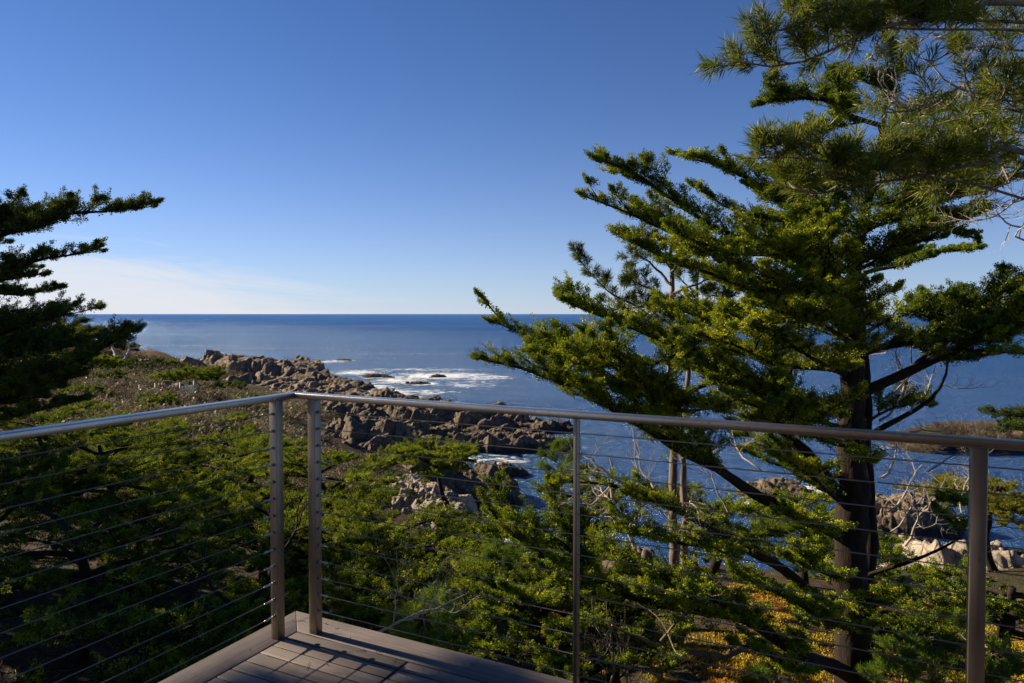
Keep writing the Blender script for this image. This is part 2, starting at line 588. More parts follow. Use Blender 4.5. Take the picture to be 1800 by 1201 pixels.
def unit(v):
    v = np.asarray(v, float)
    return v / (np.linalg.norm(v, axis=-1, keepdims=True) + 1e-9)


# ------------------------------------------------------------------ numpy value noise
def vnoise(x, y, seed=0):
    x = np.asarray(x, float)
    y = np.asarray(y, float)
    xi, yi = np.floor(x).astype(np.int64), np.floor(y).astype(np.int64)
    fx, fy = x - xi, y - yi
    fx, fy = fx * fx * (3 - 2 * fx), fy * fy * (3 - 2 * fy)

    def h(a, b):
        n = (a * 374761393 + b * 668265263 + seed * 974711) & 0xffffffff
        n = ((n ^ (n >> 13)) * 1274126177) & 0xffffffff
        return ((n ^ (n >> 16)) & 0xffff) / 65535.0
    return (h(xi, yi) * (1 - fx) + h(xi + 1, yi) * fx) * (1 - fy) + (h(xi, yi + 1) * (1 - fx) + h(xi + 1, yi + 1) * fx) * fy


def fbm(x, y, seed=0, oct=5, gain=0.5):
    s, a, n = 0, 1.0, 0
    for k in range(oct):
        s = s + a * (vnoise(x * 2 ** k, y * 2 ** k, seed + k) - 0.5)
        n += a
        a *= gain
    return s / n


# ------------------------------------------------------------------ terrain
CP = np.array([
    (-40, -20, 15), (0, -20, 14.5), (40, -20, 14.5), (-20, 2, 14.5), (-6, 2, 14), (-2, 4, 13.5), (3, 3, 13.5), (8, 3, 13.5), (18, 4, 13.5), (40, 5, 13),
    (-20, 12, 14), (-8, 10, 13), (-3, 10, 12.6), (2, 11, 12.6), (8, 11, 12.6), (16, 12, 12.5),
    (-14, 16, 13.2), (-3, 16, 11.6), (3, 15, 12), (8, 16, 11.8), (16, 18, 12), (30, 18, 11.5),
    (-20, 25, 12), (-9, 24, 10.6), (0, 24, 10.2), (6, 22, 11.2), (12, 22, 11), (20, 24, 10.4), (32, 26, 9.5),
    (-28, 35, 11), (-15, 34, 10), (-7, 34, 9), (-1, 32, 8.6), (7, 29, 9.6), (16, 31, 8.6), (24, 31, 8.5), (34, 35, 6),
    (-34, 47, 10.4), (-19, 46, 9.3), (-9, 46, 7.8), (-3, 44, 6.8), (3, 42, 2.0), (10, 39, 3), (20, 40, 3), (30, 42, 1),
    (3, 50, -2), (10, 50, -3), (20, 50, -2.5), (32, 52, -3), (-4, 56, 2.5), (-12, 57, 6.3), (-25, 60, 9.2), (-45, 62, 10.3),
    (-5, 76, 0.5), (3, 75, -3), (-13, 76, 2.5), (-23, 78, 6.5), (-36, 80, 9), (-60, 82, 10.5),
    (0, 96, -1), (8, 95, -3), (-12, 96, 0.3), (-24, 100, 3.6), (-40, 98, 8), (-65, 105, 10.5),
    (-4, 118, 0), (10, 120, -3), (-16, 120, 0), (-30, 122, 1.5), (-48, 124, 5.5), (-75, 128, 9),
    (-24, 150, 0), (-5, 150, -3), (-42, 150, 1.4), (-60, 152, 2.8), (-85, 158, 6.5),
    (-42, 190, -0.5), (-62, 190, 0.6), (-80, 190, 2), (-105, 190, 8), (-130, 205, 11), (-20, 190, -4),
    (-60, 225, -2), (-80, 228, 1), (-105, 228, 3), (-120, 235, 8), (-150, 235, 9), (-100, 262, -3), (-140, 270, -3), (-180, 270, -3),
    (-60, 280, -6), (0, 250, -6), (60, 200, -6), (60, 130, -5), (70, 80, -4), (60, 50, -3), (90, 30, 0), (90, 0, 8), (-220, 200, 9), (-220, 100, 12), (-150, 50, 13), (-100, 0, 15), (-220, 300, -4), (0, 340, -6), (100, 340, -6), (-220, 340, -6),
], float)


def _tps_setup():
    P = CP[:, :2] / 100
    d = np.linalg.norm(P[:, None] - P[None], axis=2)
    n = len(P)
    A = np.zeros((n + 3, n + 3))
    A[:n, :n] = d - 0.004 * np.eye(n)
    A[:n, n] = 1
    A[:n, n + 1:] = P
    A[n, :n] = 1
    A[n + 1:, :n] = P.T
    return P, np.linalg.solve(A, np.concatenate([CP[:, 2], np.zeros(3)]))


_P, _Wt = _tps_setup()


def hz(x, y):
    x = np.asarray(x, float)
    y = np.asarray(y, float)
    sh = np.broadcast(x, y).shape
    q = np.stack([np.broadcast_to(x, sh).ravel(), np.broadcast_to(y, sh).ravel()], 1) / 100
    o = np.empty(len(q))
    for i in range(0, len(q), 20000):
        qq = q[i:i + 20000]
        d = np.linalg.norm(qq[:, None] - _P[None], axis=2)
        o[i:i + 20000] = d @ _Wt[:len(_P)] + _Wt[len(_P)] + qq @ _Wt[len(_P) + 1:]
    o = o.reshape(sh)
    o = o + 1.1 * fbm(x / 7, y / 7, 3, 5) * np.clip(np.hypot(x, y) / 30, 0.4, 1.6)
    return o


def ground_at(px, py, lo=6, hi=320):
    """where the ray through a pixel meets the terrain"""
    ds = np.concatenate([np.arange(lo, 60, 0.25), np.arange(60, hi, 1.0)])
    pts = np.array([at(px, py, d) for d in ds])
    k = np.nonzero(pts[:, 2] < hz(pts[:, 0], pts[:, 1]))[0]
    return pts[k[0]] if len(k) else pts[-1]


def grid_mesh(xs, ys, zf):
    X, Y = np.meshgrid(xs, ys)
    Z = zf(X, Y)
    n = len(xs)
    i = np.arange(len(ys) - 1)[:, None] * n
    j = np.arange(n - 1)[None]
    f = np.stack([i + j, i + j + 1, i + n + j + 1, i + n + j], -1).reshape(-1, 4)
    return np.stack([X, Y, Z], -1).reshape(-1, 3), f


ys = [-20.0]
while ys[-1] < 330:
    ys.append(ys[-1] + max(0.35, abs(ys[-1]) * 0.0105))
xr = [0.0]
while xr[-1] < 100:
    xr.append(xr[-1] + max(0.35, xr[-1] * 0.018))
xl = [0.0]
while xl[-1] < 230:
    xl.append(xl[-1] + max(0.35, xl[-1] * 0.013))
xs = np.concatenate([-np.array(xl[::-1]), np.array(xr[1:])])
v, f = grid_mesh(xs, np.array(ys), hz)
b = MB()
b.add(v, f)
ice = np.zeros(len(v))
for (px, py, d, rx, ry) in [(395, 690, 95, 9, 5), (440, 700, 80, 7, 4), (520, 712, 86, 7, 6), (215, 652, 125, 12, 9), (250, 615, 180, 10, 9), (330, 645, 160, 10, 6)]:
    p = ground_at(px, py, 40)
    ice = np.maximum(ice, np.exp(-((v[:, 0] - p[0]) / rx) ** 2 - ((v[:, 1] - p[1]) / ry) ** 2) * 1.4)
b.extra['ice'] = np.clip(ice, 0, 1)
tag(b.build('ground', M['ground'], smooth=True), kind='structure')

# ------------------------------------------------------------------ rocks: union of tilted blocks as one craggy surface
WLINE = []


def rock(name, label, spine, hw, nblocks, size, mat, res, seed, cat='rock', group=None, base=-1.0, follow=False, tall=1.0, taper=1.0):
    """spine: (x, y, ztop) points; blocks scattered about it within hw metres"""
    rng = np.random.default_rng(seed)
    sp = resample(np.array(spine, float), 60) if len(spine) > 1 else np.repeat(np.array(spine, float), 60, 0)
    x0, x1 = sp[:, 0].min() - hw * 1.3, sp[:, 0].max() + hw * 1.3
    y0, y1 = sp[:, 1].min() - hw * 1.3, sp[:, 1].max() + hw * 1.3
    xs = np.arange(x0, x1 + res, res)
    ys = np.arange(y0, y1 + res, res)
    X, Y = np.meshgrid(xs, ys)
    Xw = X + 0.5 * size * fbm(X / size / 1.2, Y / size / 1.2, seed, 4)
    Yw = Y + 0.5 * size * fbm(X / size / 1.2, Y / size / 1.2, seed + 9, 4)
    g = hz(X, Y) if follow else np.full(X.shape, base)
    D = np.full(X.shape, 1e9)
    T = np.zeros(X.shape)
    for q in sp[::2]:
        dd = np.hypot(Xw - q[0], Yw - q[1])
        m = dd < D
        D[m] = dd[m]
        T[m] = q[2]
    zb0 = g if follow else base
    ca, sa = math.cos(0.6 + seed), math.sin(0.6 + seed)
    U, V = (X * ca + Y * sa) / size, (-X * sa + Y * ca) / size
    rid = 1 - 2 * np.abs(fbm(U * 0.55, V * 1.5, seed + 30, 5, 0.6)) * 2
    core = zb0 + np.maximum(T - zb0, 0) * (1.02 * (1 - np.clip(D / (hw * 0.86), 0, 1.6) ** 4)) * (0.60 + 0.40 * rid)
    H = np.maximum(g - 0.6, core)
    for k in range(int(nblocks * 3.2)):
        q = sp[rng.integers(60)]
        r = hw * math.sqrt(rng.random()) * (0.15 + 0.85 * rng.random())
        a = rng.uniform(0, 2 * math.pi)
        cx, cy = q[0] + r * math.cos(a), q[1] + r * math.sin(a)
        fall = 1 - 0.75 * (r / hw) ** 1.5 * taper
        zb = float(hz(cx, cy)) if follow else base
        top = zb + (q[2] - zb) * fall * rng.uniform(0.55, 1.12)
        s = size * (rng.uniform(0.7, 1.5) if k % 4 == 0 else rng.uniform(0.15, 0.42))
        m = (np.abs(X - cx) < 3.2 * s) & (np.abs(Y - cy) < 3.2 * s)
        if not m.any():
            continue
        dx, dy = Xw[m] - cx, Yw[m] - cy
        h = top + rng.uniform(-0.5, 0.5) * dx + rng.uniform(-0.5, 0.5) * dy
        for e in range(6):
            ang = e * 1.047 + rng.uniform(-0.5, 0.5)
            sl = rng.uniform(1.3, 7.0) * tall
            off = s * rng.uniform(0.35, 0.9)
            h = np.minimum(h, top + sl * (off - (dx * math.cos(ang) + dy * math.sin(ang))))
        H[m] = np.maximum(H[m], h)
    H = H + size * 0.34 * fbm(X / size * 2.5, Y / size * 2.5, seed + 4, 5, 0.65) - size * 0.22 * np.maximum(0, 0.5 - 4 * np.abs(fbm(X / size * 1.7, Y / size * 1.7, seed + 14, 4, 0.6)))
    if not follow:
        m = np.abs(H) < 0.35
        WLINE.append(np.stack([X[m], Y[m]], 1))
    v = np.stack([X, Y, H], -1).reshape(-1, 3)
    n = len(xs)
    i = np.arange(len(ys) - 1)[:, None] * n
    j = np.arange(n - 1)[None]
    f = np.stack([i + j, i + j + 1, i + n + j + 1, i + n + j], -1).reshape(-1, 4)
    keep = (H > g - 0.45).ravel()
    f = f[keep[f].any(1)]
    used = np.unique(f)
    mp = np.zeros(len(v), np.int64)
    mp[used] = np.arange(len(used))
    b = MB()
    b.add(v[used], mp[f])
    o = b.build(name, mat, None, (sp[:, 0].mean(), sp[:, 1].mean(), base if not follow else float(hz(sp[30, 0], sp[30, 1]))), smooth=False)
    return tag(o, label, cat, group)


def wl(px, py):      # a point on the water at a pixel
    d = CZ * F / (py - 552)
    return np.array([(px - 900) / F * d, d])


rock('rock_outcrop', 'tall jagged brown crag at the end of the far headland, highest rock in the distance', [at(325, 640, 212), at(375, 622, 214), at(410, 628, 212), at(490, 632, 208), at(525, 645, 204)], 11, 60, 5.6, M['rock_tan'], 0.36, 1, 'rock', tall=1.2)
rock('rock_outcrop', 'low dark rock spit running into white surf below the tall far crag', [at(520, 655, 200), at(560, 655, 196), at(600, 666, 192), at(632, 674, 188)], 6, 70, 2.4, M['rock_dark'], 0.4, 2)
rock('rock_outcrop', 'broad tan rock shelf in front of the tall far crag, above the railing corner', [at(400, 668, 178), at(470, 672, 176), at(540, 672, 172), at(600, 682, 168)], 10, 50, 4.0, M['rock_tan'], 0.34, 3)
rock('rock_outcrop', 'low rock ledge with one upright block just above the right railing, by the surf', [at(600, 690, 160), at(650, 692, 160), at(681, 681, 160), at(684, 682, 160), at(720, 697, 158), at(770, 702, 156)], 4, 70, 1.7, M['rock_tan'], 0.3, 4)
rock('rock_outcrop', 'long dark rock ridge directly beneath the right railing, reaching into the cove', [at(560, 702, 128), at(640, 700, 127), at(760, 710, 125), at(860, 722, 124), at(930, 734, 123), at(968, 745, 122)], 6.5, 46, 4.2, M['rock_dark'], 0.22, 5)
rock('rock_outcrop', 'dark rock ridge ending in a low point at the cove, nearer than the railing ridge', [at(610, 740, 106), at(700, 748, 105), at(790, 757, 104), at(880, 757, 104), at(930, 762, 104), at(972, 772, 104)], 5.5, 44, 3.4, M['rock_dark'], 0.19, 6)
rock('rock_outcrop', 'rounded grey brown rock hump rising beside the corner posts and the green canopy', [at(610, 742, 90), at(640, 732, 90), at(670, 745, 90)], 7, 22, 4.6, M['rock_dark'], 0.18, 7)
rock('rock_outcrop', 'wrinkled dark rock slope falling from the hump to the shore, behind the right cables', [at(585, 765, 84), at(640, 775, 84), at(700, 785, 84), at(760, 795, 84)], 6, 30, 3.4, M['rock_dark'], 0.17, 18)
rock('rock_outcrop', 'dark broken boulders on the shore behind the small round topped cypress', [at(680, 800, 78), at(740, 815, 76), at(800, 818, 76), at(850, 828, 76)], 5, 50, 1.8, M['rock_dark'], 0.16, 8)
rock('rock_outcrop', 'pale cracked granite boulders under the small round topped cypress', [at(690, 842, 46), at(730, 846, 45), at(770, 858, 44), at(790, 895, 42)], 2.3, 90, 0.8, M['rock_pale'], 0.07, 9, follow=True, tall=1.3)
rock('rock_outcrop', 'dark striated rock standing in the water right of the big cypress trunk', [at(1560, 884, 65), at(1600, 870, 65), at(1640, 884, 65)], 3.4, 60, 1.5, M['rock_tan'], 0.12, 10)
rock('rock_outcrop', 'large pale granite boulders beside the right hand railing post at the cliff edge', [at(1640, 990, 30), at(1675, 966, 30), at(1730, 978, 29.5), at(1800, 1004, 29), at(1870, 1014, 28)], 1.9, 18, 2.1, M['rock_pale'], 0.06, 11, follow=True, tall=0.9)
rock('rock_outcrop', 'low brush covered rock islet in the water at the right edge of the view', [at(1600, 786, 107), at(1660, 766, 106), at(1760, 755, 104), at(1840, 760, 103)], 5, 60, 2.6, M['rock_tan'], 0.35, 12)
rock('rock_outcrop', 'grey weathered boulder beside the white picket fence on the left terrace', [at(304, 676, 92), at(312, 674, 92)], 1.5, 14, 1.4, M['rock_tan'], 0.12, 13, follow=True)
rock('rock_outcrop', 'surf washed low rocks seen between the branches left of the big trunk', [wl(1330, 872).tolist() + [1.2], wl(1370, 868).tolist() + [1.6], wl(1410, 876).tolist() + [0.9]], 3.0, 50, 1.1, M['rock_tan'], 0.14, 14)
rock('rock_outcrop', 'brown rocks at the foot of the cliff by the dark inlet, low in the centre', [at(1010, 985, 46), at(1060, 975, 45), at(1120, 960, 45)], 3.0, 70, 1.1, M['rock_tan'], 0.12, 15)
rock('rock_outcrop', 'loose grey stones scattered on the brown bank under the left railing', [at(380, 735, 70), at(400, 748, 66), at(430, 770, 60)], 4.5, 60, 0.8, M['rock_pale'], 0.15, 16, follow=True)
rock('rock_outcrop', 'bare rock knoll at the far left headland behind the leaning bleached tree', [at(235, 632, 186), at(255, 640, 184), at(270, 655, 178)], 7, 50, 2.4, M['rock_tan'], 0.4, 17, follow=True)
for k, (px, py, w, h, lab) in enumerate([(657, 663, 2.6, 1.2, 'dark low rock awash in the surf beyond the far spit'), (682, 664, 1.4, .7, 'small flat dark rock just right of the larger surf rock'),
                                         (770, 663, 1.7, 1.1, 'single dark rock in the middle of the white surf band'), (737, 675, 2.3, .6, 'flat dark rock barely breaking the water nearer than the surf band'),
                                         (522, 637, 2.0, 1.0, 'small round dark rock offshore, just right of the tall crag'), (604, 634, 2.4, .8, 'tiny dark rock farthest out at the thin breaker line'),
                                         (886, 836, 2.0, 1.5, 'dark pointed rock in the cove right of the round topped cypress'), (700, 700, 1.0, .9, 'rounded dark rock in the water touching the right railing'), (725, 700, 1.0, 0.8, 'second rounded dark rock in the water above the right railing'),
                                         (760, 830, 1.1, 1.2, 'dark boulder at the water edge behind the round topped cypress'), (1790, 976, 0.8, .3, 'low wet rock in the water at the right edge behind the post')]):
    p = wl(px, py)
    rock('sea_rock', lab, [(p[0] - w * .7, p[1], h * .7), (p[0], p[1], h), (p[0] + w * .9, p[1], h * .6)], w, 16, w * 0.5, M['rock_dark'], w / 16, 40 + k, 'rock', base=-0.6)

# ------------------------------------------------------------------ the sea: one sheet to the horizon, finer near the shore
ys = [30.0]
while ys[-1] < 90000:
    ys.append(ys[-1] + max(0.6, (ys[-1] - 30) * 0.012))
tx = np.linspace(-1, 1, 420)


def sea_grid():
    Y = np.array(ys)[:, None]
    X = tx[None] * (60 + Y * 1.25) * np.ones_like(Y)
    Y = Y * np.ones_like(X)
    return X, Y


SX, SY = sea_grid()
near = np.clip(1 - (SY - 30) / 500, 0, 1)
SZ = near * (0.35 * fbm(SX / 6 + 0.3 * SY / 6, SY / 3.2, 21, 4) + 0.35 * fbm(SX / 30, SY / 11, 31, 3))
n = len(tx)
i = np.arange(len(ys) - 1)[:, None] * n
j = np.arange(n - 1)[None]
f = np.stack([i + j, i + j + 1, i + n + j + 1, i + n + j], -1).reshape(-1, 4)
b = MB()
b.add(np.stack([SX, SY, SZ], -1).reshape(-1, 3), f)
FOAM = []        # (px, py, rx_px, ry_px, strength) read as places on the water
for (px, py, rx, ry, s) in [(770, 661, 95, 7, .42), (700, 668, 70, 9, .34), (640, 682, 60, 8, .42), (625, 655, 50, 5, .40), (560, 636, 50, 2.5, .40), (850, 664, 60, 6, .3),
                            (690, 690, 60, 7, .44), (610, 674, 30, 4, .42), (740, 650, 120, 3, .26), (760, 690, 60, 6, .26), (820, 676, 70, 9, .22), (870, 812, 45, 9, .28), (1400, 866, 90, 12, .42), (1570, 935, 60, 14, .30), (1770, 985, 60, 9, .2),
                            (1330, 890, 60, 14, .3), (930, 1045, 30, 18, .2), (350, 608, 170, 2.0, .11), (500, 613, 190, 2, .11), (700, 622, 200, 2.5, .11), (640, 630, 130, 2.0, .11)]:
    d = CZ * F / (py - 552)
    FOAM.append(((px - 900) / F * d, d, rx / F * d, ry / (py - 552) * d, s))
foam = np.zeros(SX.shape)
for (fx, fy, rx, ry, s) in FOAM:
    foam = np.maximum(foam, s * np.exp(-((SX - fx) / rx) ** 2 - ((SY - fy) / ry) ** 2))
nearm = (SY < 330) & (SX > -230) & (SX < 100)
depth = np.full(SX.shape, 9.0)
depth[nearm] = -hz(SX[nearm], SY[nearm])
shore = np.clip(1 - np.abs(depth) / 2.2, 0, 1) * 0.24
wlp = np.vstack(WLINE)
hist = np.histogram2d(wlp[:, 1], wlp[:, 0], bins=(480, 384), range=((30, 330), (-140, 100)))[0] > 0
hist = hist.astype(float)
for _ in range(3):
    for ax in (0, 1):
        hist = sum(np.roll(hist, k, ax) for k in range(-3, 4)) / 7
hist = np.clip(hist / 0.35, 0, 1)
iy = np.clip(((SY - 30) / 300 * 480).astype(int), 0, 479)
ix = np.clip(((SX + 140) / 240 * 384).astype(int), 0, 383)
wash = np.where((SY < 329) & (np.abs(SX + 20) < 119), hist[iy, ix], 0)
patch = np.clip(vnoise(SX / 11, SY / 9, 55) * 1.5 - 0.25, 0, 1)
far_w = np.clip((SY - 60) / 90, 0.45, 1)
shore = np.maximum(shore, wash * (0.15 + 0.40 * patch) * far_w)
b.extra['foam'] = np.maximum(foam, shore).ravel()
sh = np.clip(1 - depth / 5.0, 0, 1) * 0.35 + np.clip(foam * 1.2, 0, 0.5)
b.extra['shallow'] = np.clip(sh, 0, 0.6).ravel()
tag(b.build('sea', M['sea'], smooth=True), kind='structure')


# ------------------------------------------------------------------ trees
def limb_radius(t, r0, r1):
    return r0 + (r1 - r0) * t ** 0.8


def sprays(fb, tb, limb, rng, f0=0.35, per_m=12, L=0.75, up=0.45, lat=1.0, lump=0.105, K=20, nl=7, tint=0.5, tv=0.26, prof=0.75, twig=0.008, droop=0.0):
    """feathery cypress sprays along a limb (n,3): twigs go to tb, leaf lumps to fb"""
    n = len(limb)
    seg = np.linalg.norm(np.diff(limb, axis=0), axis=1)
    tot = seg.sum()
    ns = max(6, int(tot * (1 - f0) * per_m))
    t = f0 + (1 - f0) * rng.random(ns) ** 0.9
    t[:4] = [1, 1, .99, .985]
    s = np.concatenate([[0], np.cumsum(seg)]) / tot
    p = np.stack([np.interp(t, s, limb[:, k]) for k in range(3)], 1)
    tg = np.gradient(limb, axis=0)
    T = unit(np.stack([np.interp(t, s, tg[:, k]) for k in range(3)], 1))
    Z = np.array([0, 0, 1.0])
    S = unit(np.cross(T, Z)) * np.where(rng.random(ns) < 0.5, -1, 1)[:, None]
    d = T * rng.uniform(0.35, 1.1, ns)[:, None] + S * (lat * rng.uniform(0.05, 1.0, ns))[:, None] + Z * (up * rng.uniform(-0.25, 1.1, ns) - droop)[:, None]
    d[:4] = T[:4] + 0.15 * rng.normal(size=(4, 3))
    d = unit(d)
    u = (t - f0) / (1 - f0)
    ln = L * rng.uniform(0.45, 1.25, ns) * np.clip(np.minimum(0.55 + 1.6 * u, 1.0) * (1 - prof * u ** 2), 0.22, 1)
    nl = int(nl * 1.8)
    K = max(8, int(K * 0.56))
    lump = lump * 0.74
    a = (rng.random((ns, nl, 1)) ** 0.75) * 0.8 + 0.2
    c = p[:, None] + d[:, None] * (ln[:, None, None] * a) + Z * (0.10 * ln[:, None, None] * a ** 2)
    sp = (0.20 * ln)[:, None, None] * (1.08 - a)
    Sd = unit(np.cross(d, Z))
    off = rng.normal(size=(ns, nl, 1)) * sp
    c = c + Sd[:, None] * off * 1.3 + Z * rng.normal(size=(ns, nl, 1)) * sp * 0.42 + d[:, None] * rng.normal(size=(ns, nl, 1)) * sp * 0.4
    sz = lump * rng.uniform(0.65, 1.35, (ns, nl)) * (1.15 - 0.45 * a[..., 0]) * np.clip(1.25 - 0.5 * u, 0.6, 1)[:, None]
    B = unit(d[:, None] * 0.9 + Sd[:, None] * np.sign(off) * 0.35 + Z * 0.45 + 0.25 * rng.normal(size=c.shape))
    tn = tint + tv * rng.normal(size=(ns, 1)) + 0.06 * rng.normal(size=(ns, nl)) + 0.14 * (a[..., 0] - 0.5)
    fb.lumps(c.reshape(-1, 3), sz.ravel(), B.reshape(-1, 3), K, rng, np.clip(tn, 0.08, 1).ravel())
    tb.segs(p, p + d * (ln * 0.9)[:, None], twig, twig * 0.35)
    # side twiglets that carry the outer lumps
    m = rng.random((ns, nl)) < 0.5
    q = (p[:, None] + d[:, None] * (ln * 0.5)[:, None, None]) * np.ones((1, nl, 1))
    tb.segs(q[m], c[m], twig * 0.5, twig * 0.25)


def wiggle(pts, rng, amp):
    k = len(pts)
    w = rng.normal(size=(k, 3)) * amp
    w[0] = 0
    w = 0.5 * w + 0.25 * np.roll(w, 1, 0) + 0.25 * np.roll(w, -1, 0)
    w[0] = 0
    return pts + w


def bare(tb, p, d, L, r, rng, lev=3, t=0.5, up=0.1, spread=0.9, nb=(3, 5)):
    """crooked leafless branch with forks"""
    k = 7
    q = [np.array(p, float)]
    dd = unit(d)
    for i in range(k):
        dd = unit(dd + rng.normal(size=3) * 0.28 + np.array([0, 0, up]))
        q.append(q[-1] + dd * L / k)
    q = np.array(q)
    rr = np.linspace(r, r * 0.35, k + 1)
    if r > 0.008:
        tb.tube(q, rr, 5, t, cap=False)
    else:
        tb.segs(q[:-1], q[1:], rr[:-1], rr[1:], t)
    if lev > 0:
        for i in range(rng.integers(nb[0], nb[1] + 1)):
            m = rng.integers(2, k + 1)
            bd = unit(unit(q[m] - q[m - 1]) + spread * rng.normal(size=3) * np.array([1, 1, 0.7]))
            bare(tb, q[m], bd, L * rng.uniform(0.35, 0.65), rr[m] * 0.7, rng, lev - 1, t, up, spread, nb)


def build_limb(root, org, name, pts, r0, r1, rng, mat, n=None, wig=0.03, axis=None):
    if axis is not None:                 # root the limb in the trunk
        k = np.argmin(np.linalg.norm(axis - np.asarray(pts[0]), axis=1))
        g = np.linalg.norm(axis[k] - pts[0])
        if 0.05 < g < 1.0:
            pts = [axis[max(0, k - 1)]] + list(pts)
    P = resample(pts, n or max(10, int(np.linalg.norm(np.diff(np.array(pts), axis=0), axis=1).sum() * 3)))
    P = wiggle(P, rng, wig)
    b = MB()
    b.tube(P, limb_radius(np.linspace(0, 1, len(P)), r0, r1), 9, 0.5, 0.06, rng)
    b.build(name, mat, root, org, smooth=True)
    return P


# ---- the big cypress
rng = np.random.default_rng(77)
D0 = 14.0
base = at(1508, 1290, D0)
base[2] = float(hz(base[0], base[1])) - 0.1
root = thing('cypress_tree', 'big windswept cypress with thick dark trunk and long layered limbs, right of centre', 'tree', base)
tp = [base, at(1505, 1200, 14), at(1498, 1000, 14), at(1497, 850, 14), at(1499, 690, 14), at(1503, 600, 14), at(1500, 500, 14), at(1510, 420, 14), at(1530, 330, 14), at(1548, 262, 14), at(1556, 200, 14)]
tr = [0.38, 0.34, 0.31, 0.27, 0.22, 0.18, 0.13, 0.11, 0.085, 0.06, 0.04]
TP = resample(np.hstack([np.array(tp), np.array(tr)[:, None]]), 60)
b = MB()
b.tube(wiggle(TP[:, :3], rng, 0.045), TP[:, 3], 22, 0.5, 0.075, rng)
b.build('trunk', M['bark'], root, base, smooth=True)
P2 = wiggle(resample([at(1516, 1075, 14.5), at(1528, 985, 14.6), at(1531, 900, 14.5), at(1522, 800, 14.5), at(1524, 700, 14.4), at(1515, 610, 14.3), at(1512, 540, 14.3)], 24), rng, .035)
b = MB()
b.tube(P2, np.linspace(0.16, 0.06, 24), 9, 0.5, 0.08, rng)
b.build('trunk', M['bark'], root, base, smooth=True)
fb, tb = MB(), MB()
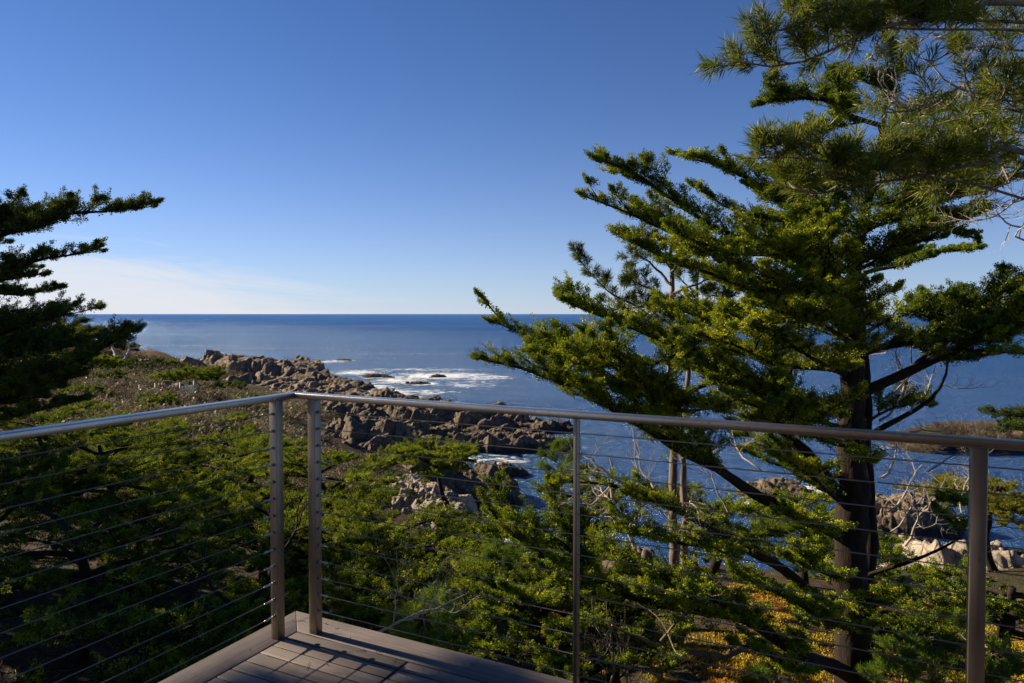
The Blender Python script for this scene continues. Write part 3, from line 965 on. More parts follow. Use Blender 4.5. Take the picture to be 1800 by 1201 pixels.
LIMBS = [   # points (px, py, depth), r0, r1, foliage from, L, per_m, tint, up
    ([(1500, 545, 14), (1425, 490, 13.6), (1363, 446, 13.3), (1244, 393, 13), (1129, 314, 12.8), (1052, 280, 12.6)], .085, .015, .22, .80, 15, .46, .45),
    ([(1498, 575, 14), (1420, 540, 14.2), (1340, 505, 14.5), (1239, 440, 14.7), (1133, 385, 14.8), (1028, 345, 14.8)], .08, .015, .25, .80, 15, .46, .45),
    ([(1500, 590, 14), (1425, 545, 13.2), (1340, 515, 12.6), (1239, 478, 12.2), (1170, 455, 12), (1115, 425, 11.9)], .085, .015, .25, .75, 15, .55, .4),
    ([(1480, 880, 14), (1415, 795, 13.6), (1349, 737, 13.3), (1318, 702, 13.1), (1261, 671, 13), (1199, 618, 12.8), (1102, 574, 12.6), (1040, 550, 12.5), (990, 525, 12.5)], .13, .016, .30, .85, 16, .52, .5),
    ([(1475, 935, 14), (1422, 915, 13.6), (1355, 885, 13.2), (1293, 847, 12.9), (1204, 798, 12.6), (1129, 750, 12.4), (1040, 695, 12.2), (940, 655, 12.1), (848, 632, 12.0)], .16, .016, .42, .85, 16, .52, .5),
    ([(1204, 798, 12.7), (1130, 720, 13.1), (1040, 650, 13.4), (950, 600, 13.6), (872, 568, 13.7)], .07, .014, .30, .8, 15, .50, .5),
    ([(1500, 640, 14), (1420, 615, 14.8), (1330, 590, 15.3), (1240, 560, 15.6), (1160, 540, 15.8)], .08, .015, .25, .8, 14, .55, .45),
    ([(1495, 660, 14), (1430, 650, 13.2), (1360, 640, 12.6), (1290, 610, 12.2), (1230, 590, 12)], .08, .015, .25, .8, 15, .60, .4),
    ([(1495, 700, 14), (1430, 705, 14.8), (1350, 690, 15.4), (1270, 660, 15.8), (1180, 640, 16)], .08, .015, .3, .8, 14, .55, .45),
    ([(1493, 760, 14), (1440, 740, 13), (1390, 730, 12.3), (1330, 712, 11.9), (1280, 690, 11.7)], .08, .015, .35, .7, 14, .58, .4),
    ([(1200, 618, 12.8), (1150, 640, 12.4), (1090, 645, 12.2), (1020, 640, 12.1), (940, 622, 12)], .05, .012, .2, .75, 15, .55, .4),
    ([(1261, 671, 13), (1200, 690, 12.8), (1120, 690, 12.7), (1050, 670, 12.6)], .05, .012, .2, .7, 14, .55, .4),
    ([(1503, 470, 14), (1440, 410, 13.7), (1370, 350, 13.5), (1300, 305, 13.4), (1225, 275, 13.3)], .07, .014, .25, .75, 15, .50, .5),
    ([(1505, 440, 14), (1450, 380, 14.4), (1390, 325, 14.7), (1330, 295, 14.9)], .06, .013, .3, .7, 14, .50, .5),
    ([(1500, 500, 14), (1440, 475, 12.9), (1400, 450, 12.2), (1370, 430, 11.8)], .06, .013, .2, .75, 18, .62, .4),
    ([(1500, 530, 14), (1430, 520, 12.6), (1390, 500, 11.8), (1350, 470, 11.3)], .06, .013, .25, .7, 16, .60, .35),
    ([(1503, 610, 14), (1460, 580, 12.6), (1430, 555, 11.8), (1400, 540, 11.3)], .07, .013, .3, .7, 16, .58, .35),
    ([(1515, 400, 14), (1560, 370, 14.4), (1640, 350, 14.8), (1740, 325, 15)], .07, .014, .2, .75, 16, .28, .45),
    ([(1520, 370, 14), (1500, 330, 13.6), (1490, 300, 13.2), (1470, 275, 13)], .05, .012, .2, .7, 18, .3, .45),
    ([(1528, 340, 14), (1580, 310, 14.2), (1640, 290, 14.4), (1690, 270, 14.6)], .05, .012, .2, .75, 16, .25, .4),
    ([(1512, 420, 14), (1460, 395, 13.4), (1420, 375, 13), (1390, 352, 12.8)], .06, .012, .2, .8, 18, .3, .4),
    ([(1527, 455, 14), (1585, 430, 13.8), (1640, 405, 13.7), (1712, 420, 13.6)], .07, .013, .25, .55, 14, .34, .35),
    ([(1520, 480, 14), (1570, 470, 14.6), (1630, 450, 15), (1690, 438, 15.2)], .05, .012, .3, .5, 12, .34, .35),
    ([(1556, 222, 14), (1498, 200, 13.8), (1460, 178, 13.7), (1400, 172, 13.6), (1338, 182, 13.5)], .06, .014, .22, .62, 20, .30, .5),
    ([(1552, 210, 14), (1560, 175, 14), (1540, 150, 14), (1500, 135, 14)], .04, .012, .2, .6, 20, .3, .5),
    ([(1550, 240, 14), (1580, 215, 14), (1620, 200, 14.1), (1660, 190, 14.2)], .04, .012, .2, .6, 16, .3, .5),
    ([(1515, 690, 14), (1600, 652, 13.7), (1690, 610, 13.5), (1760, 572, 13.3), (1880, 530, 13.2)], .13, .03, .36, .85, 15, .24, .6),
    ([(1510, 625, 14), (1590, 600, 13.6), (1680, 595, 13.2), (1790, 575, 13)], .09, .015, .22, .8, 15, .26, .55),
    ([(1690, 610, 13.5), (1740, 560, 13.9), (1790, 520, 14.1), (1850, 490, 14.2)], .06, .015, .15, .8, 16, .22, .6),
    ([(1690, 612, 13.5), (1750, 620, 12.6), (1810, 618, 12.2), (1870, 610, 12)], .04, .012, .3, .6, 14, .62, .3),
    ([(1545, 756, 14.3), (1604, 725, 14), (1636, 704, 13.9), (1667, 658, 13.8), (1672, 630, 13.8)], .085, .02, .9, .3, 4, .5, .3),
    ([(1525, 740, 14), (1570, 712, 14.3), (1610, 705, 14.5), (1635, 712, 14.6)], .04, .012, .35, .55, 16, .45, .35),
    ([(1425, 1045, 13.6), (1378, 1003, 13.2), (1290, 955, 12.7), (1235, 923, 12.4), (1155, 879, 12.2), (1060, 850, 12), (985, 845, 12)], .12, .014, .55, .6, 12, .55, .4),
    ([(1502, 1190, 14), (1444, 1163, 13), (1391, 1141, 12.4), (1307, 1088, 11.9), (1151, 1061, 11.4), (1049, 1025, 11.2), (940, 965, 11.1), (885, 930, 11.1), (850, 880, 11.1)], .17, .02, .25, .65, 13, .55, .4),
    ([(1050, 1025, 11.2), (1000, 965, 11.6), (930, 920, 12), (870, 905, 12.2)], .06, .012, .15, .7, 16, .30, .4),
    ([(1307, 1088, 11.9), (1240, 1040, 11.4), (1170, 1020, 11), (1100, 1010, 10.8)], .06, .012, .1, .7, 18, .60, .4),
    ([(1280, 1075, 11.8), (1230, 1075, 11), (1180, 1050, 10.6), (1130, 1040, 10.4)], .05, .012, .1, .6, 18, .60, .35),
    ([(1490, 960, 14), (1440, 930, 13), (1400, 910, 12.4), (1360, 905, 12)], .05, .012, .3, .5, 14, .58, .35),
    ([(1490, 1020, 14), (1450, 1010, 12.8), (1420, 980, 12.2), (1400, 960, 11.9)], .06, .012, .3, .55, 16, .58, .35),
    ([(1490, 900, 14), (1440, 850, 13.2), (1400, 820, 12.8), (1360, 800, 12.6)], .07, .013, .35, .6, 15, .52, .35),
    ([(1440, 860, 13.6), (1400, 800, 14.2), (1350, 775, 14.6), (1300, 765, 14.8)], .06, .012, .3, .6, 13, .4, .4),
    ([(1505, 1090, 14), (1520, 1060, 12.8), (1530, 1050, 12.2), (1560, 1040, 11.8)], .06, .012, .3, .55, 16, .52, .35),
    ([(1500, 1110, 14), (1470, 1095, 12.6), (1450, 1085, 12), (1430, 1070, 11.6)], .06, .012, .2, .55, 16, .55, .35),
    ([(1530, 1010, 14.4), (1607, 984, 13.6), (1657, 963, 13.3), (1684, 948, 13.2), (1694, 932, 13.2), (1675, 915, 13.2), (1650, 890, 13.2)], .06, .012, .8, .4, 14, .45, .35),
    ([(1497, 720, 14), (1430, 735, 12.9), (1370, 700, 12.2), (1310, 655, 11.8)], .07, .013, .2, .8, 14, .58, .4),
    ([(1500, 640, 14), (1450, 640, 12.8), (1400, 615, 12.1), (1340, 570, 11.7)], .07, .013, .2, .8, 14, .60, .4),
    ([(1500, 560, 14), (1440, 545, 12.8), (1370, 560, 12.2), (1280, 540, 11.9)], .07, .013, .2, .8, 14, .58, .4),
    ([(1318, 702, 13.1), (1260, 720, 12.4), (1200, 705, 12), (1130, 660, 11.8)], .05, .012, .15, .8, 14, .55, .4),
    ([(1204, 798, 12.6), (1150, 700, 12.1), (1080, 620, 11.9), (1030, 585, 11.8)], .05, .012, .15, .8, 14, .54, .4),
    ([(1293, 847, 12.9), (1230, 770, 13.5), (1160, 700, 13.9), (1100, 670, 14)], .05, .012, .3, .8, 13, .5, .4),
    ([(1349, 737, 13.3), (1290, 640, 13.9), (1220, 580, 14.3), (1150, 545, 14.5)], .05, .012, .2, .8, 13, .52, .4),
    ([(1363, 446, 13.3), (1300, 450, 12.7), (1230, 430, 12.3), (1180, 395, 12.1)], .05, .012, .15, .8, 14, .54, .4),
    ([(1480, 520, 14), (1400, 440, 14.6), (1310, 380, 15), (1220, 330, 15.2)], .06, .012, .2, .8, 13, .48, .4),
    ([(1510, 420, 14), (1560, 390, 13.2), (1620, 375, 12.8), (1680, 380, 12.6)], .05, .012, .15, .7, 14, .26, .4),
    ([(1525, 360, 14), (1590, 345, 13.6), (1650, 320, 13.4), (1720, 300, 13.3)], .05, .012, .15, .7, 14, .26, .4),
    ([(1490, 1050, 14), (1420, 1060, 12.6), (1360, 1040, 12), (1300, 1010, 11.7)], .06, .012, .2, .6, 14, .56, .4),
    ([(1300, 955, 12.7), (1240, 960, 12), (1170, 950, 11.6), (1100, 930, 11.4)], .05, .012, .15, .65, 14, .56, .4),
    ([(1440, 1160, 13), (1400, 1180, 11.8), (1350, 1150, 11.2), (1290, 1130, 10.9)], .05, .012, .4, .5, 13, .54, .4),
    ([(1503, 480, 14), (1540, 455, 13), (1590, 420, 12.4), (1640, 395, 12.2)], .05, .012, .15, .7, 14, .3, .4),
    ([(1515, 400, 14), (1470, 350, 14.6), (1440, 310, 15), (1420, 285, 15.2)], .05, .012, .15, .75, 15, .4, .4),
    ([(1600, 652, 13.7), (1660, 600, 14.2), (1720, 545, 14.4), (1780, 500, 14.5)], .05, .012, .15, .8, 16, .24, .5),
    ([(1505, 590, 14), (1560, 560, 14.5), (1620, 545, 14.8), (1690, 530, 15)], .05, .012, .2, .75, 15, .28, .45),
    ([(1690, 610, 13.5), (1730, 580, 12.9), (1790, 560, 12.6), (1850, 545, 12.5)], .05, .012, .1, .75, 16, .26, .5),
    ([(1497, 790, 14), (1450, 775, 12.8), (1400, 755, 12.2), (1340, 735, 11.8)], .06, .012, .2, .75, 14, .55, .4),
    ([(1497, 840, 14), (1440, 830, 14.8), (1380, 800, 15.2), (1310, 790, 15.5)], .06, .012, .25, .75, 13, .45, .4),
    ([(1500, 560, 14), (1470, 520, 13), (1450, 480, 12.4), (1440, 440, 12)], .05, .012, .2, .7, 15, .6, .4),
    ([(1694, 932, 13.2), (1715, 905, 13.3), (1700, 885, 13.4), (1660, 878, 13.5)], .025, .008, .3, .4, 20, .5, .35),
]
for pts, r0, r1, f0, L, pm, tn, up in LIMBS:
    P = build_limb(root, base, 'limb', [at(*p) for p in pts], r0, r1, rng, M['bark'], axis=TP[:, :3])
    pm = pm * (1.45 if tn < .36 else 1.0)
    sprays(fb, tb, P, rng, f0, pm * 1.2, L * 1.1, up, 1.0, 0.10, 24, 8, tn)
    # two or three secondary boughs each side make the plate of foliage
    nsec = int(np.linalg.norm(np.diff(P, axis=0), axis=1).sum() * (1 - f0) * 2.3)
    for k in range(nsec):
        m = int(len(P) * rng.uniform(f0, 0.9))
        T = unit(P[min(m + 1, len(P) - 1)] - P[m - 1])
        S = unit(np.cross(T, [0, 0, 1.0])) * rng.choice([-1, 1])
        d = unit(T * rng.uniform(0.3, 1.0) + S * rng.uniform(0.3, 1) + np.array([0, 0, rng.uniform(-0.22, 0.3)]))
        ln = rng.uniform(0.7, 2.0) * (1.15 - 0.75 * m / len(P)) * L / 0.8
        Q = np.array([P[m] + d * ln * s + np.array([0, 0, 0.12 * s * s * ln]) for s in np.linspace(0, 1, 6)])
        tb.tube(Q, np.linspace(0.022, 0.006, 6), 4, 0.5, cap=False)
        sprays(fb, tb, Q, rng, 0.12, pm * 1.25, L * 0.8, up, 1.0, 0.095, 22, 7, tn + rng.uniform(-.06, .08))
fb.build('crown', M['cypress'], root, base)
tb.build('twigs', M['bark'], root, base)
b = MB()
for (px, py, d, dx, dz, L, r) in [(1545, 740, 14.4, .8, .3, 1.6, .03), (1555, 700, 14.4, .7, .3, 1.5, .025), (1550, 840, 14.5, .8, .3, 1.5, .03), (1560, 900, 14.5, .9, .3, 1.7, .03),
                                  (1600, 725, 14, .5, .5, 1.1, .02), (1650, 680, 13.9, .5, .2, .8, .015), (1530, 620, 14.2, .8, .1, 1.5, .02), (1150, 860, 12.2, -.7, .4, 1.3, .022), (1100, 850, 12, -.8, .3, 1.2, .02),
                                  (1240, 890, 12.6, -.7, .6, 1.4, .025), (1280, 900, 12.9, -.5, .7, 1.3, .02), (1340, 830, 13.2, -.6, .6, 1.2, .02), (1220, 930, 12.6, -.9, .1, 1.4, .02), (1530, 480, 14, .7, .4, 1.4, .02),
                                  (1560, 420, 14, .8, -.1, 1.2, .015), (1560, 940, 14.4, .8, .5, 1.2, .022), (1600, 760, 14, .9, .2, 1.0, .02), (1630, 830, 14, .6, .5, 1.1, .02)]:
    bare(b, at(px, py, d), (dx, rng.uniform(-.5, .5), dz), L, r, rng, 3)
b.build('dead_branches', M['bark_dead'], root, base, smooth=True)


# ---- general cypress generator for the lower canopies
def cypress(label, base, H, spread, nl, seed, tint=0.5, mat='cypress', lean=(0, 0), K=16, lump=0.12, per_m=9, L=0.8, low=0.45, arc=(0, 360), r=0.18, flat=0.35, name='cypress_tree', group=None, bare_n=3, sub=4, limb_parts=True, bark='bark'):
    rng = np.random.default_rng(seed)
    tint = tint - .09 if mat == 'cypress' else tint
    base = np.array(base, float)
    root = thing(name, label, 'tree' if name == 'cypress_tree' else 'shrub', base, group)
    top = base + np.array([lean[0], lean[1], H * 0.85])
    tp = resample([base - [0, 0, 0.3], base * 0.6 + top * 0.4 + rng.normal(size=3) * 0.12 * min(H, 5) * np.array([1, 1, 0.2]), top], 16)
    b = MB()
    b.tube(wiggle(tp, rng, 0.03 * min(H, 5) * 0.4), np.linspace(r, r * 0.4, 16), 9, 0.5, 0.07, rng)
    b.build('trunk', M[bark], root, base, smooth=True)
    fb, tb, lb = MB(), MB(), MB()
    for k in range(nl):
        u = (k + rng.random()) / nl
        m = tp[int(15 * (low + (1 - low) * u))]
        a = math.radians(arc[0] + (arc[1] - arc[0]) * ((k * 0.618 + 0.13 * rng.random()) % 1))
        ln = spread * rng.uniform(0.65, 1.1) * (1.0 - 0.35 * u)
        d = np.array([math.cos(a), math.sin(a), 0])
        rise = flat * rng.uniform(0.3, 1.2)
        q = [m + d * ln * s + np.array([0, 0, ln * (rise * s - 0.15 * s * s)]) for s in np.linspace(0, 1, 5)]
        P = wiggle(resample(q, max(8, int(ln * 4))), rng, 0.05)
        (lb).tube(P, np.linspace(r * 0.42, 0.012, len(P)), 6, 0.5, cap=False)
        sprays(fb, tb, P, rng, 0.25, per_m * 1.6, L, 0.45, 1.0, lump * .95, K + 2, 7, tint)
        for j in range(sub):
            mm = int(len(P) * rng.uniform(0.3, 0.85))
            T = unit(P[min(mm + 1, len(P) - 1)] - P[mm - 1])
            S = unit(np.cross(T, [0, 0, 1.0])) * (1 if j % 2 else -1)
            dd = unit(T * 0.8 + S * rng.uniform(0.5, 1) + np.array([0, 0, rng.uniform(0, 0.35)]))
            l2 = ln * rng.uniform(0.3, 0.5)
            Q = np.array([P[mm] + dd * l2 * s for s in np.linspace(0, 1, 6)])
            lb.tube(Q, np.linspace(0.022, 0.007, 6), 4, 0.5, cap=False)
            sprays(fb, tb, Q, rng, 0.12, per_m * 1.6, L * 0.8, 0.45, 1.0, lump * .95, K + 2, 7, tint)
    lb.build('limbs', M[bark], root, base, smooth=True)
    fb.build('crown', M[mat], root, base)
    if bare_n:
        for k in range(bare_n):
            m = tp[rng.integers(4, 14)]
            a = rng.uniform(0, 6.28)
            bare(tb, m, (math.cos(a), math.sin(a), 0.2), spread * 0.5, 0.025, rng, 2)
    tb.build('twigs', M[bark], root, base)
    return root


def gpt(px, d, dz=0.0):
    """a place on the ground d metres ahead in the column of pixels px"""
    p = at(px, 552, d)
    return np.array([p[0], p[1], float(hz(p[0], p[1])) + dz])


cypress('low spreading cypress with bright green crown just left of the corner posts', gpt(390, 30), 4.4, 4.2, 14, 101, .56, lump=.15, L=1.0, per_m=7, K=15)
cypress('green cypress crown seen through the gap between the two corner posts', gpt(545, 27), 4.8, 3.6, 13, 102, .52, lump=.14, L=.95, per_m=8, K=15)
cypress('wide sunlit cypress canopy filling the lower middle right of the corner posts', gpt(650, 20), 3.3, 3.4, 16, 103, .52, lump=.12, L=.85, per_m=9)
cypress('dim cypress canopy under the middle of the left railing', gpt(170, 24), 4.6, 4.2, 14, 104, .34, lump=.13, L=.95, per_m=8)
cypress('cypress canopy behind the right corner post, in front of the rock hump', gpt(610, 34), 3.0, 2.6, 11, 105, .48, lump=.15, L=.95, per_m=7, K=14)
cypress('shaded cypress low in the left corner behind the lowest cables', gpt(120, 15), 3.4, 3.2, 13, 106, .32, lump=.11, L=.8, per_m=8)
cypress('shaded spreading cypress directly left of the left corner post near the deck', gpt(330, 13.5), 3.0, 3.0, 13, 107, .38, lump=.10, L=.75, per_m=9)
cypress('bushy bright cypress rising just beyond the deck edge, centre bottom', gpt(900, 12.5), 3.3, 2.1, 16, 108, .55, lump=.095, L=.62, per_m=12, K=18, flat=.6)
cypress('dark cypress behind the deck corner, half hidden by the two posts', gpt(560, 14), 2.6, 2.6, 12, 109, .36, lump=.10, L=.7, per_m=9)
cypress('scrubby cypress at the left of the slender pine trunk', gpt(1075, 13.5), 3.0, 1.9, 13, 110, .46, lump=.10, L=.6, per_m=10, flat=.6, bare_n=6)
cypress('round topped cypress perched above the pale boulders at the cove', at(800, 905, 42), 4.9, 2.7, 18, 111, .6, lump=.17, L=1.0, per_m=10, K=14, lean=(-1.5, 0), flat=.3, low=.75, bare_n=2)
cypress('dark cypress leaning over the dark inlet right of the pale boulders', at(860, 965, 36), 1.8, 3.0, 12, 112, .30, lump=.15, L=.9, per_m=8, K=14, flat=.15)
cypress('sunlit cypress behind the slim baluster at the edge of the cove', gpt(1010, 27, 0), 3.8, 2.1, 13, 113, .58, lump=.14, L=.85, per_m=9, K=15, bare_n=7, flat=.5)
cypress('yellow green cypress across the water at the right edge of the frame', gpt(1760, 27, 0), 3.9, 3.2, 16, 114, .55, mat='cypress_yellow', lump=.13, L=.75, per_m=10, K=15, flat=.15, low=.75, bare_n=6)
cypress('dark cypress with flat crown at the far right edge above the rail', at(1840, 840, 34), 3.6, 3.4, 14, 115, .2, mat='cypress_dark', lump=.16, L=.9, per_m=9, K=15, flat=.2, low=.7)
cypress('dark low cypress under the pale boulders at the right', gpt(1555, 17), 1.1, 2.0, 12, 116, .34, lump=.11, L=.65, per_m=9, flat=.2)
cypress('shadowed scrub cypress at the bottom right corner behind the right post', gpt(1790, 15), 2.2, 2.3, 12, 117, .40, lump=.10, L=.6, per_m=9)
cypress('flat dark cypress on the terrace next to the white picket fence', at(300, 682, 104), 3.0, 5.0, 14, 118, .4, lump=.32, L=1.6, per_m=5, K=14, flat=.15, lean=(4, 0), sub=2, bare_n=1)
cypress('low green cypress mat on the terrace left of the picket fence', gpt(160, 112), 3.4, 4.2, 12, 119, .5, lump=.34, L=1.6, per_m=5, K=14, flat=.2, bare_n=1)
cypress('distant windswept cypress on the far left headland above the slope', gpt(215, 178), 6.4, 6.5, 14, 120, .3, mat='cypress_dark', lump=.5, L=2.2, per_m=3.6, K=14, flat=.2, lean=(-4, 0), low=.7, bare_n=0, bark='bark_grey')
cypress('distant grey cypress at the farthest left, half hidden by dark branches', gpt(150, 185), 8.2, 7.5, 14, 121, .3, mat='cypress_dark', lump=.55, L=2.4, per_m=3.4, K=14, flat=.2, low=.7, bare_n=5, bark='bark_grey')
cypress('bright green cypress mat on the bank below the terrace, left of the posts', gpt(150, 62), 2.6, 3.4, 11, 122, .58, lump=.2, L=1.1, per_m=7, K=14, flat=.2)
cypress('small bright shrub cypress beside the far end of the left rail', gpt(395, 60), 1.9, 2.6, 10, 123, .58, lump=.2, L=1.0, per_m=7, K=14, flat=.3)
cypress('small green cypress mat on the slope above the railing corner', gpt(430, 100), 1.6, 3.6, 10, 124, .5, lump=.3, L=1.3, per_m=6, K=13, flat=.15)

cypress('tall cypress beside the deck, outside the left edge, shading the boards', np.array([-12.5, 6.05, float(hz(-12.5, 6.9))]), 18.0, 4.0, 34, 125, .4, mat='cypress_dark', lump=.24, L=1.1, per_m=6, K=8, flat=.1, low=.45, bare_n=0, sub=3)

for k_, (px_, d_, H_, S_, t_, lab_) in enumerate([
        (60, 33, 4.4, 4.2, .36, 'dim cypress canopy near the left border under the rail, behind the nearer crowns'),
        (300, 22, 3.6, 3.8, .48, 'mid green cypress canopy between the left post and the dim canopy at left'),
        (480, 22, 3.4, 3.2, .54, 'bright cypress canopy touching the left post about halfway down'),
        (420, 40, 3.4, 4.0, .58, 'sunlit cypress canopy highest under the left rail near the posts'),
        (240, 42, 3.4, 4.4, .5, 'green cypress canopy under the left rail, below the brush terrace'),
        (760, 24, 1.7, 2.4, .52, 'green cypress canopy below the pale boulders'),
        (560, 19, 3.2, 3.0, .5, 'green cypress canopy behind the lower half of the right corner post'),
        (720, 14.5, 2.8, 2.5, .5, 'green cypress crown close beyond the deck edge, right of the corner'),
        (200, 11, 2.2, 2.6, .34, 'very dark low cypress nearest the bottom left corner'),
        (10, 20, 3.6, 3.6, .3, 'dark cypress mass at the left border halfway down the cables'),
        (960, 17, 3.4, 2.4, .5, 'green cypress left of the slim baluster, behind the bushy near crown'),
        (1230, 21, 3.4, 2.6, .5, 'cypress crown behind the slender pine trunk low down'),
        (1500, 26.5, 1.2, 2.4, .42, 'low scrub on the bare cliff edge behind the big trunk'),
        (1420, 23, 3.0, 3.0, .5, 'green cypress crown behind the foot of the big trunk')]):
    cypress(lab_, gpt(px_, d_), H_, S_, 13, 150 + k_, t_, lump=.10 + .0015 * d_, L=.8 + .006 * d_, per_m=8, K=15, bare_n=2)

for k_, (x_, y_, lab_) in enumerate([(-22.5, 23.5, 'tall cypress of the stand outside the left edge, shading the slope'), (-20.5, 18.6, 'cypress between the left edge tree and the tall stand outside the frame')]):
    cypress(lab_, np.array([x_, y_, float(hz(x_, y_))]), 16.0 - 2 * k_, 4.0, 30, 130 + k_, .4, mat='cypress_dark', lump=.34, L=1.2, per_m=5, K=6, flat=.15, low=.3, bare_n=0, sub=3)

for k_, (px_, d_, H_, S_, lab_) in enumerate([
        (255, 170, 2.6, 5.0, 'low dark shrub below the knoll on the far left headland'), (330, 150, 2.2, 4.2, 'low dark shrub behind the flat cypress of the terrace, towards the crag'),
        (200, 140, 2.8, 4.5, 'dark shrub at the back of the brush terrace, left of the flat cypress'), (80, 150, 3.4, 5.0, 'dark shrub at the back of the brush terrace behind the left boughs'),
        (395, 128, 1.8, 3.6, 'green shrub where the terrace drops to the rock shelf'), (290, 185, 2.4, 4.0, 'dark shrub on the skyline between knoll and crag'),
        (300, 122, 1.8, 4.0, 'dark shrub on the terrace edge above the picket fence, right of the flat cypress'), (355, 105, 1.5, 3.2, 'low green shrub right of the white picket fence panel'), (180, 96, 1.8, 3.4, 'dark shrub in the tan brush left of the short fence panel'),
        (270, 76, 1.3, 2.6, 'green shrub in the brush below the short fence panel'), (350, 70, 1.2, 2.4, 'dark shrub on the bank just above the left rail near the corner'), (140, 80, 1.6, 2.8, 'dark shrub in the brush above the left rail at the quarter point'),
        (60, 84, 2.4, 3.0, 'green shrub in the middle of the tan brush at the far left'), (230, 70, 1.5, 2.6, 'low green shrub on the bank just above the left rail')]):
    cypress(lab_, gpt(px_, d_), H_, S_, 10, 180 + k_, .38, lump=.16 + .0016 * d_, L=1.0 + .004 * d_, per_m=4.5, K=12, bare_n=1, flat=.25, sub=2, name='coastal_shrub', mat='cypress_dark' if k_ % 2 == 0 else 'cypress')

# ---- cypress at the left edge: long dark boughs reach in from a trunk outside the frame
rng = np.random.default_rng(201)
base = np.array([-15.5, 15.0, float(hz(-15.5, 15.0))])
root = thing('cypress_tree', 'dark cypress at the left edge reaching layered boughs into the view', 'tree', base)
TP = resample([base - [0, 0, .3], base + [0.2, 0, 4], base + [-0.3, 0.3, 8], base + [-0.2, 0, 12], base + [-0.6, 0.2, 15.5]], 40)
b = MB()
b.tube(TP, np.linspace(.5, .07, 40), 12, 0.5, 0.06, rng)
b.build('trunk', M['bark'], root, base, smooth=True)
fb, tb = MB(), MB()
for (pts, z0, L, up) in [
    ([(-160, 460, 15), (0, 415, 14.8), (120, 378, 14.6), (200, 366, 14.6), (272, 354, 14.6)], 9.0, .62, .5),
    ([(-160, 500, 15), (0, 475, 15), (80, 455, 15), (130, 445, 15), (172, 432, 15)], 8.4, .55, .5),
    ([(-160, 545, 15), (-20, 520, 15.2), (40, 520, 15.2), (108, 508, 15.2)], 7.8, .45, .45),
    ([(-160, 540, 15), (-60, 505, 15.2), (20, 490, 15.2), (78, 484, 15.2)], 7.9, .4, .45),
    ([(-160, 620, 15), (0, 585, 14.8), (70, 562, 14.8), (132, 534, 14.8)], 7.0, .62, .5),
    ([(-160, 700, 14.6), (0, 672, 14.2), (90, 650, 14), (170, 620, 13.9), (235, 583, 13.8)], 6.0, .75, .5),
    ([(-160, 650, 14.6), (0, 630, 14.6), (60, 620, 14.6), (130, 605, 14.6)], 6.4, .9, .7),
    ([(-160, 620, 15), (-20, 610, 15), (60, 600, 15), (150, 610, 15)], 6.6, .9, .6),
    ([(-160, 690, 14.8), (-20, 690, 14.8), (60, 680, 14.6), (140, 660, 14.4)], 5.8, .9, .6),
    ([(-160, 600, 14.4), (-40, 580, 14.2), (40, 570, 14.2), (110, 556, 14.2)], 7.0, .8, .7),
    ([(-160, 720, 14.8), (-60, 715, 14.8), (10, 700, 14.8), (70, 690, 14.8)], 5.4, .8, .6),
    ([(-160, 440, 15), (-60, 410, 15), (20, 385, 15), (110, 365, 15)], 9.2, .7, .8),
    ([(-160, 760, 14.4), (0, 735, 14), (60, 722, 14), (120, 710, 13.9), (150, 700, 13.9)], 5.2, .5, .4),
    ([(-160, 420, 15), (-80, 390, 15), (0, 400, 15.5), (60, 370, 15.6)], 9.6, .6, .5),
]:
    q = [at(*p) for p in pts]
    s = base + np.array([0, 0, z0 - 1.2])
    P = build_limb(root, base, 'limb', [s] + q, .11, .014, rng, M['bark'])
    sprays(fb, tb, P, rng, .4, 20, L * 1.2, up * 1.35, 1.0, .10, 22, 8, .5)
    for k in range(11):
        m = int(len(P) * rng.uniform(.45, .92))
        T = unit(P[min(m + 1, len(P) - 1)] - P[m - 1])
        S = unit(np.cross(T, [0, 0, 1.0])) * rng.choice([-1, 1])
        d = unit(T * .9 + S * rng.uniform(.3, 1) + np.array([0, 0, rng.uniform(0, .2)]))
        ln = rng.uniform(.6, 1.7) * (1.3 - .9 * m / len(P)) * L / .62
        Q = np.array([P[m] + d * ln * s_ for s_ in np.linspace(0, 1, 6)])
        tb.tube(Q, np.linspace(.02, .006, 6), 4, .5, cap=False)
        sprays(fb, tb, Q, rng, .2, 19, L * .7, up, 1.0, .09, 22, 7, .5)
for k in range(75):              # the rest of the crown, outside the frame: it shades the slope below
    z = rng.uniform(4.5, 15)
    a = math.radians(rng.uniform(35, 340) + 20)
    ln = rng.uniform(2.0, 5.0) * (1.15 - z / 24)
    m = TP[int(39 * min(1, z / 15.5))]
    e = m + np.array([math.cos(a) * ln, math.sin(a) * ln, ln * .12])
    if e[0] > -0.68 * e[1] - 1.2:
        continue
    P = resample([m, (m + e) / 2 - [0, 0, .1], e], 10)
    tb.tube(P, np.linspace(.07, .012, 10), 5, .5, cap=False)
    sprays(fb, tb, P, rng, .2, 11, 1.1, .45, 1.0, .17, 14, 6, .35)
fb.build('crown', M['cypress_dark'], root, base)
tb.build('twigs', M['bark'], root, base)


